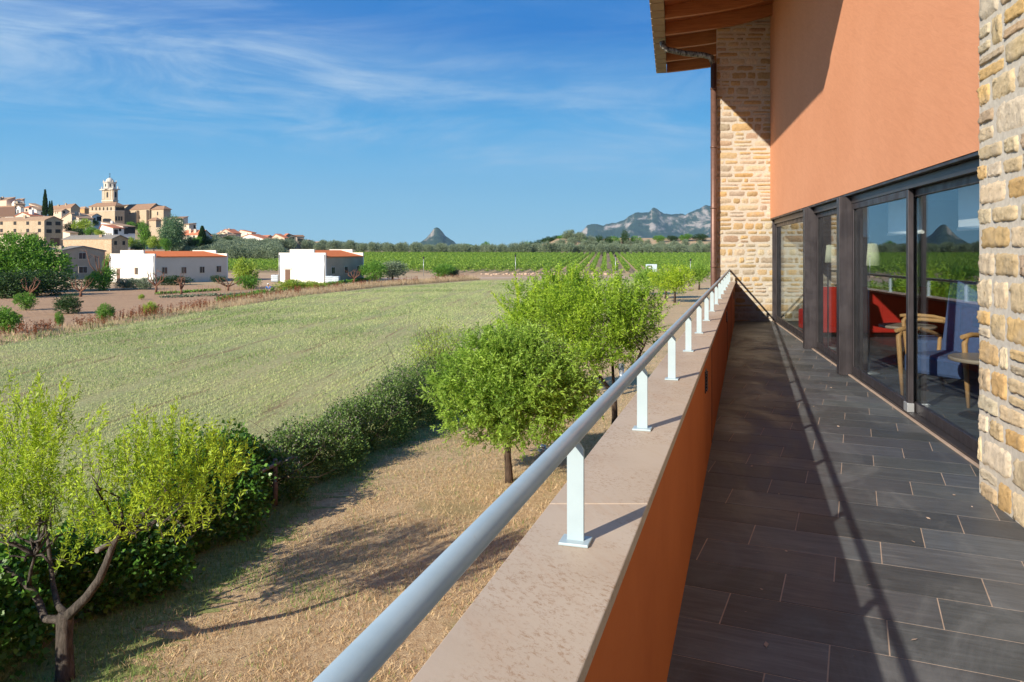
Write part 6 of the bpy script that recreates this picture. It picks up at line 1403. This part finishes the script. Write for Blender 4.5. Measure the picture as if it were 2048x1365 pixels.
def mountain(name, label, prof, Z, depth, seed, res=4, ridged=1.0, kmul=1.0):
    pr = np.array(prof, float); px = np.arange(pr[0, 0], pr[-1, 0] + .1, res); yv = np.interp(px, pr[:, 0], pr[:, 1]); X = (px - 1024) * Z / F; H = np.maximum((HY - yv) * Z / F + CAMZ, 0)
    nyy = 61; T_ = np.linspace(-1, 1, nyy); off = seed * 17.3
    V = np.zeros((nyy, len(px), 3))
    for j, t in enumerate(T_):
        for i in range(len(px)):
            x = X[i]; y = Z + t * depth; env = (1 - abs(t)) ** 1.05
            nv_ = mnoise.ridged_multi_fractal(Vector((x / (900 * kmul) + off, y / (900 * kmul), off)), 1.0, 2.1, 6, 1.0, 2.0) / 2.2
            n2v = mnoise.fractal(Vector((x / 260, y / 260, off)), 1.0, 2.0, 5)
            fade = min(1, abs(t) * 4)
            h = H[i] * (1 - abs(t)) ** (.8 if kmul < .5 else 1.05) * (1 - fade * .65 * ridged * (1 - min(nv_, 1))) + n2v * 60 * kmul * env * min(1, H[i] / 60)
            V[j, i] = (x * (y / Z), y, h - 3)
    I = (np.arange(nyy - 1)[:, None] * len(px) + np.arange(len(px) - 1)[None, :]).ravel(); n = len(px)
    return tag(np_mesh(name, V.reshape(-1, 3), np.stack([I, I + 1, I + n + 1, I + n], 1), _mr if kmul < .5 else M['mountain'], smooth=False), kind='structure')
mountain('mountain_peak', '', [(770.9, 501.0), (807.5, 498.7), (827.0, 492.8), (839.2, 484.6), (851.4, 477.6), (861.1, 468.2), (864.8, 462.4), (868.5, 457.7), (873.3, 456.5), (879.4, 458.9), (885.5, 464.7), (890.4, 471.8), (900.2, 477.6), (908.7, 482.3), (911.1, 485.8), (919.9, 490.5), (924.3, 489.3), (932.0, 485.8), (941.9, 488.1), (952.9, 492.8), (968.3, 497.5), (995.8, 501.0)], 6500, 420, 3, res=1.5, ridged=.7, kmul=.35)
mountain('mountain_range', '', [(1090, 501), (1120, 488), (1135, 476), (1150, 470), (1165, 463), (1178, 454), (1188, 450), (1205, 451), (1220, 445), (1232, 443), (1250, 440), (1258, 431), (1266, 427), (1285, 425), (1299, 426), (1306, 419), (1316, 420), (1328, 427), (1344, 430), (1358, 429), (1372, 430), (1379, 428), (1392, 421), (1405, 418), (1418, 414), (1440, 408), (1480, 400), (1560, 410), (1700, 430), (1850, 470), (1950, 501)], 9000, 1500, 5, res=3, ridged=1.0, kmul=1.0)

# haze
if True:
    mb = MB(); mb.box(-9000, -600, -9, 9500, 11200, 900); hz = mb.build('haze', bpy.data.materials.new('haze')); tag(hz, kind='stuff')
    hm = hz.data.materials[0]; hm.use_nodes = True; hn = hm.node_tree.nodes; hn.clear(); pv = hn.new('ShaderNodeVolumePrincipled'); pv.inputs['Color'].default_value = (.50, .78, 1.0, 1); pv.inputs['Density'].default_value = 4.6e-5; pv.inputs['Anisotropy'].default_value = 0.2
    ou = hn.new('ShaderNodeOutputMaterial'); hm.node_tree.links.new(pv.outputs[0], ou.inputs['Volume'])
    S.cycles.volume_bounces = 0
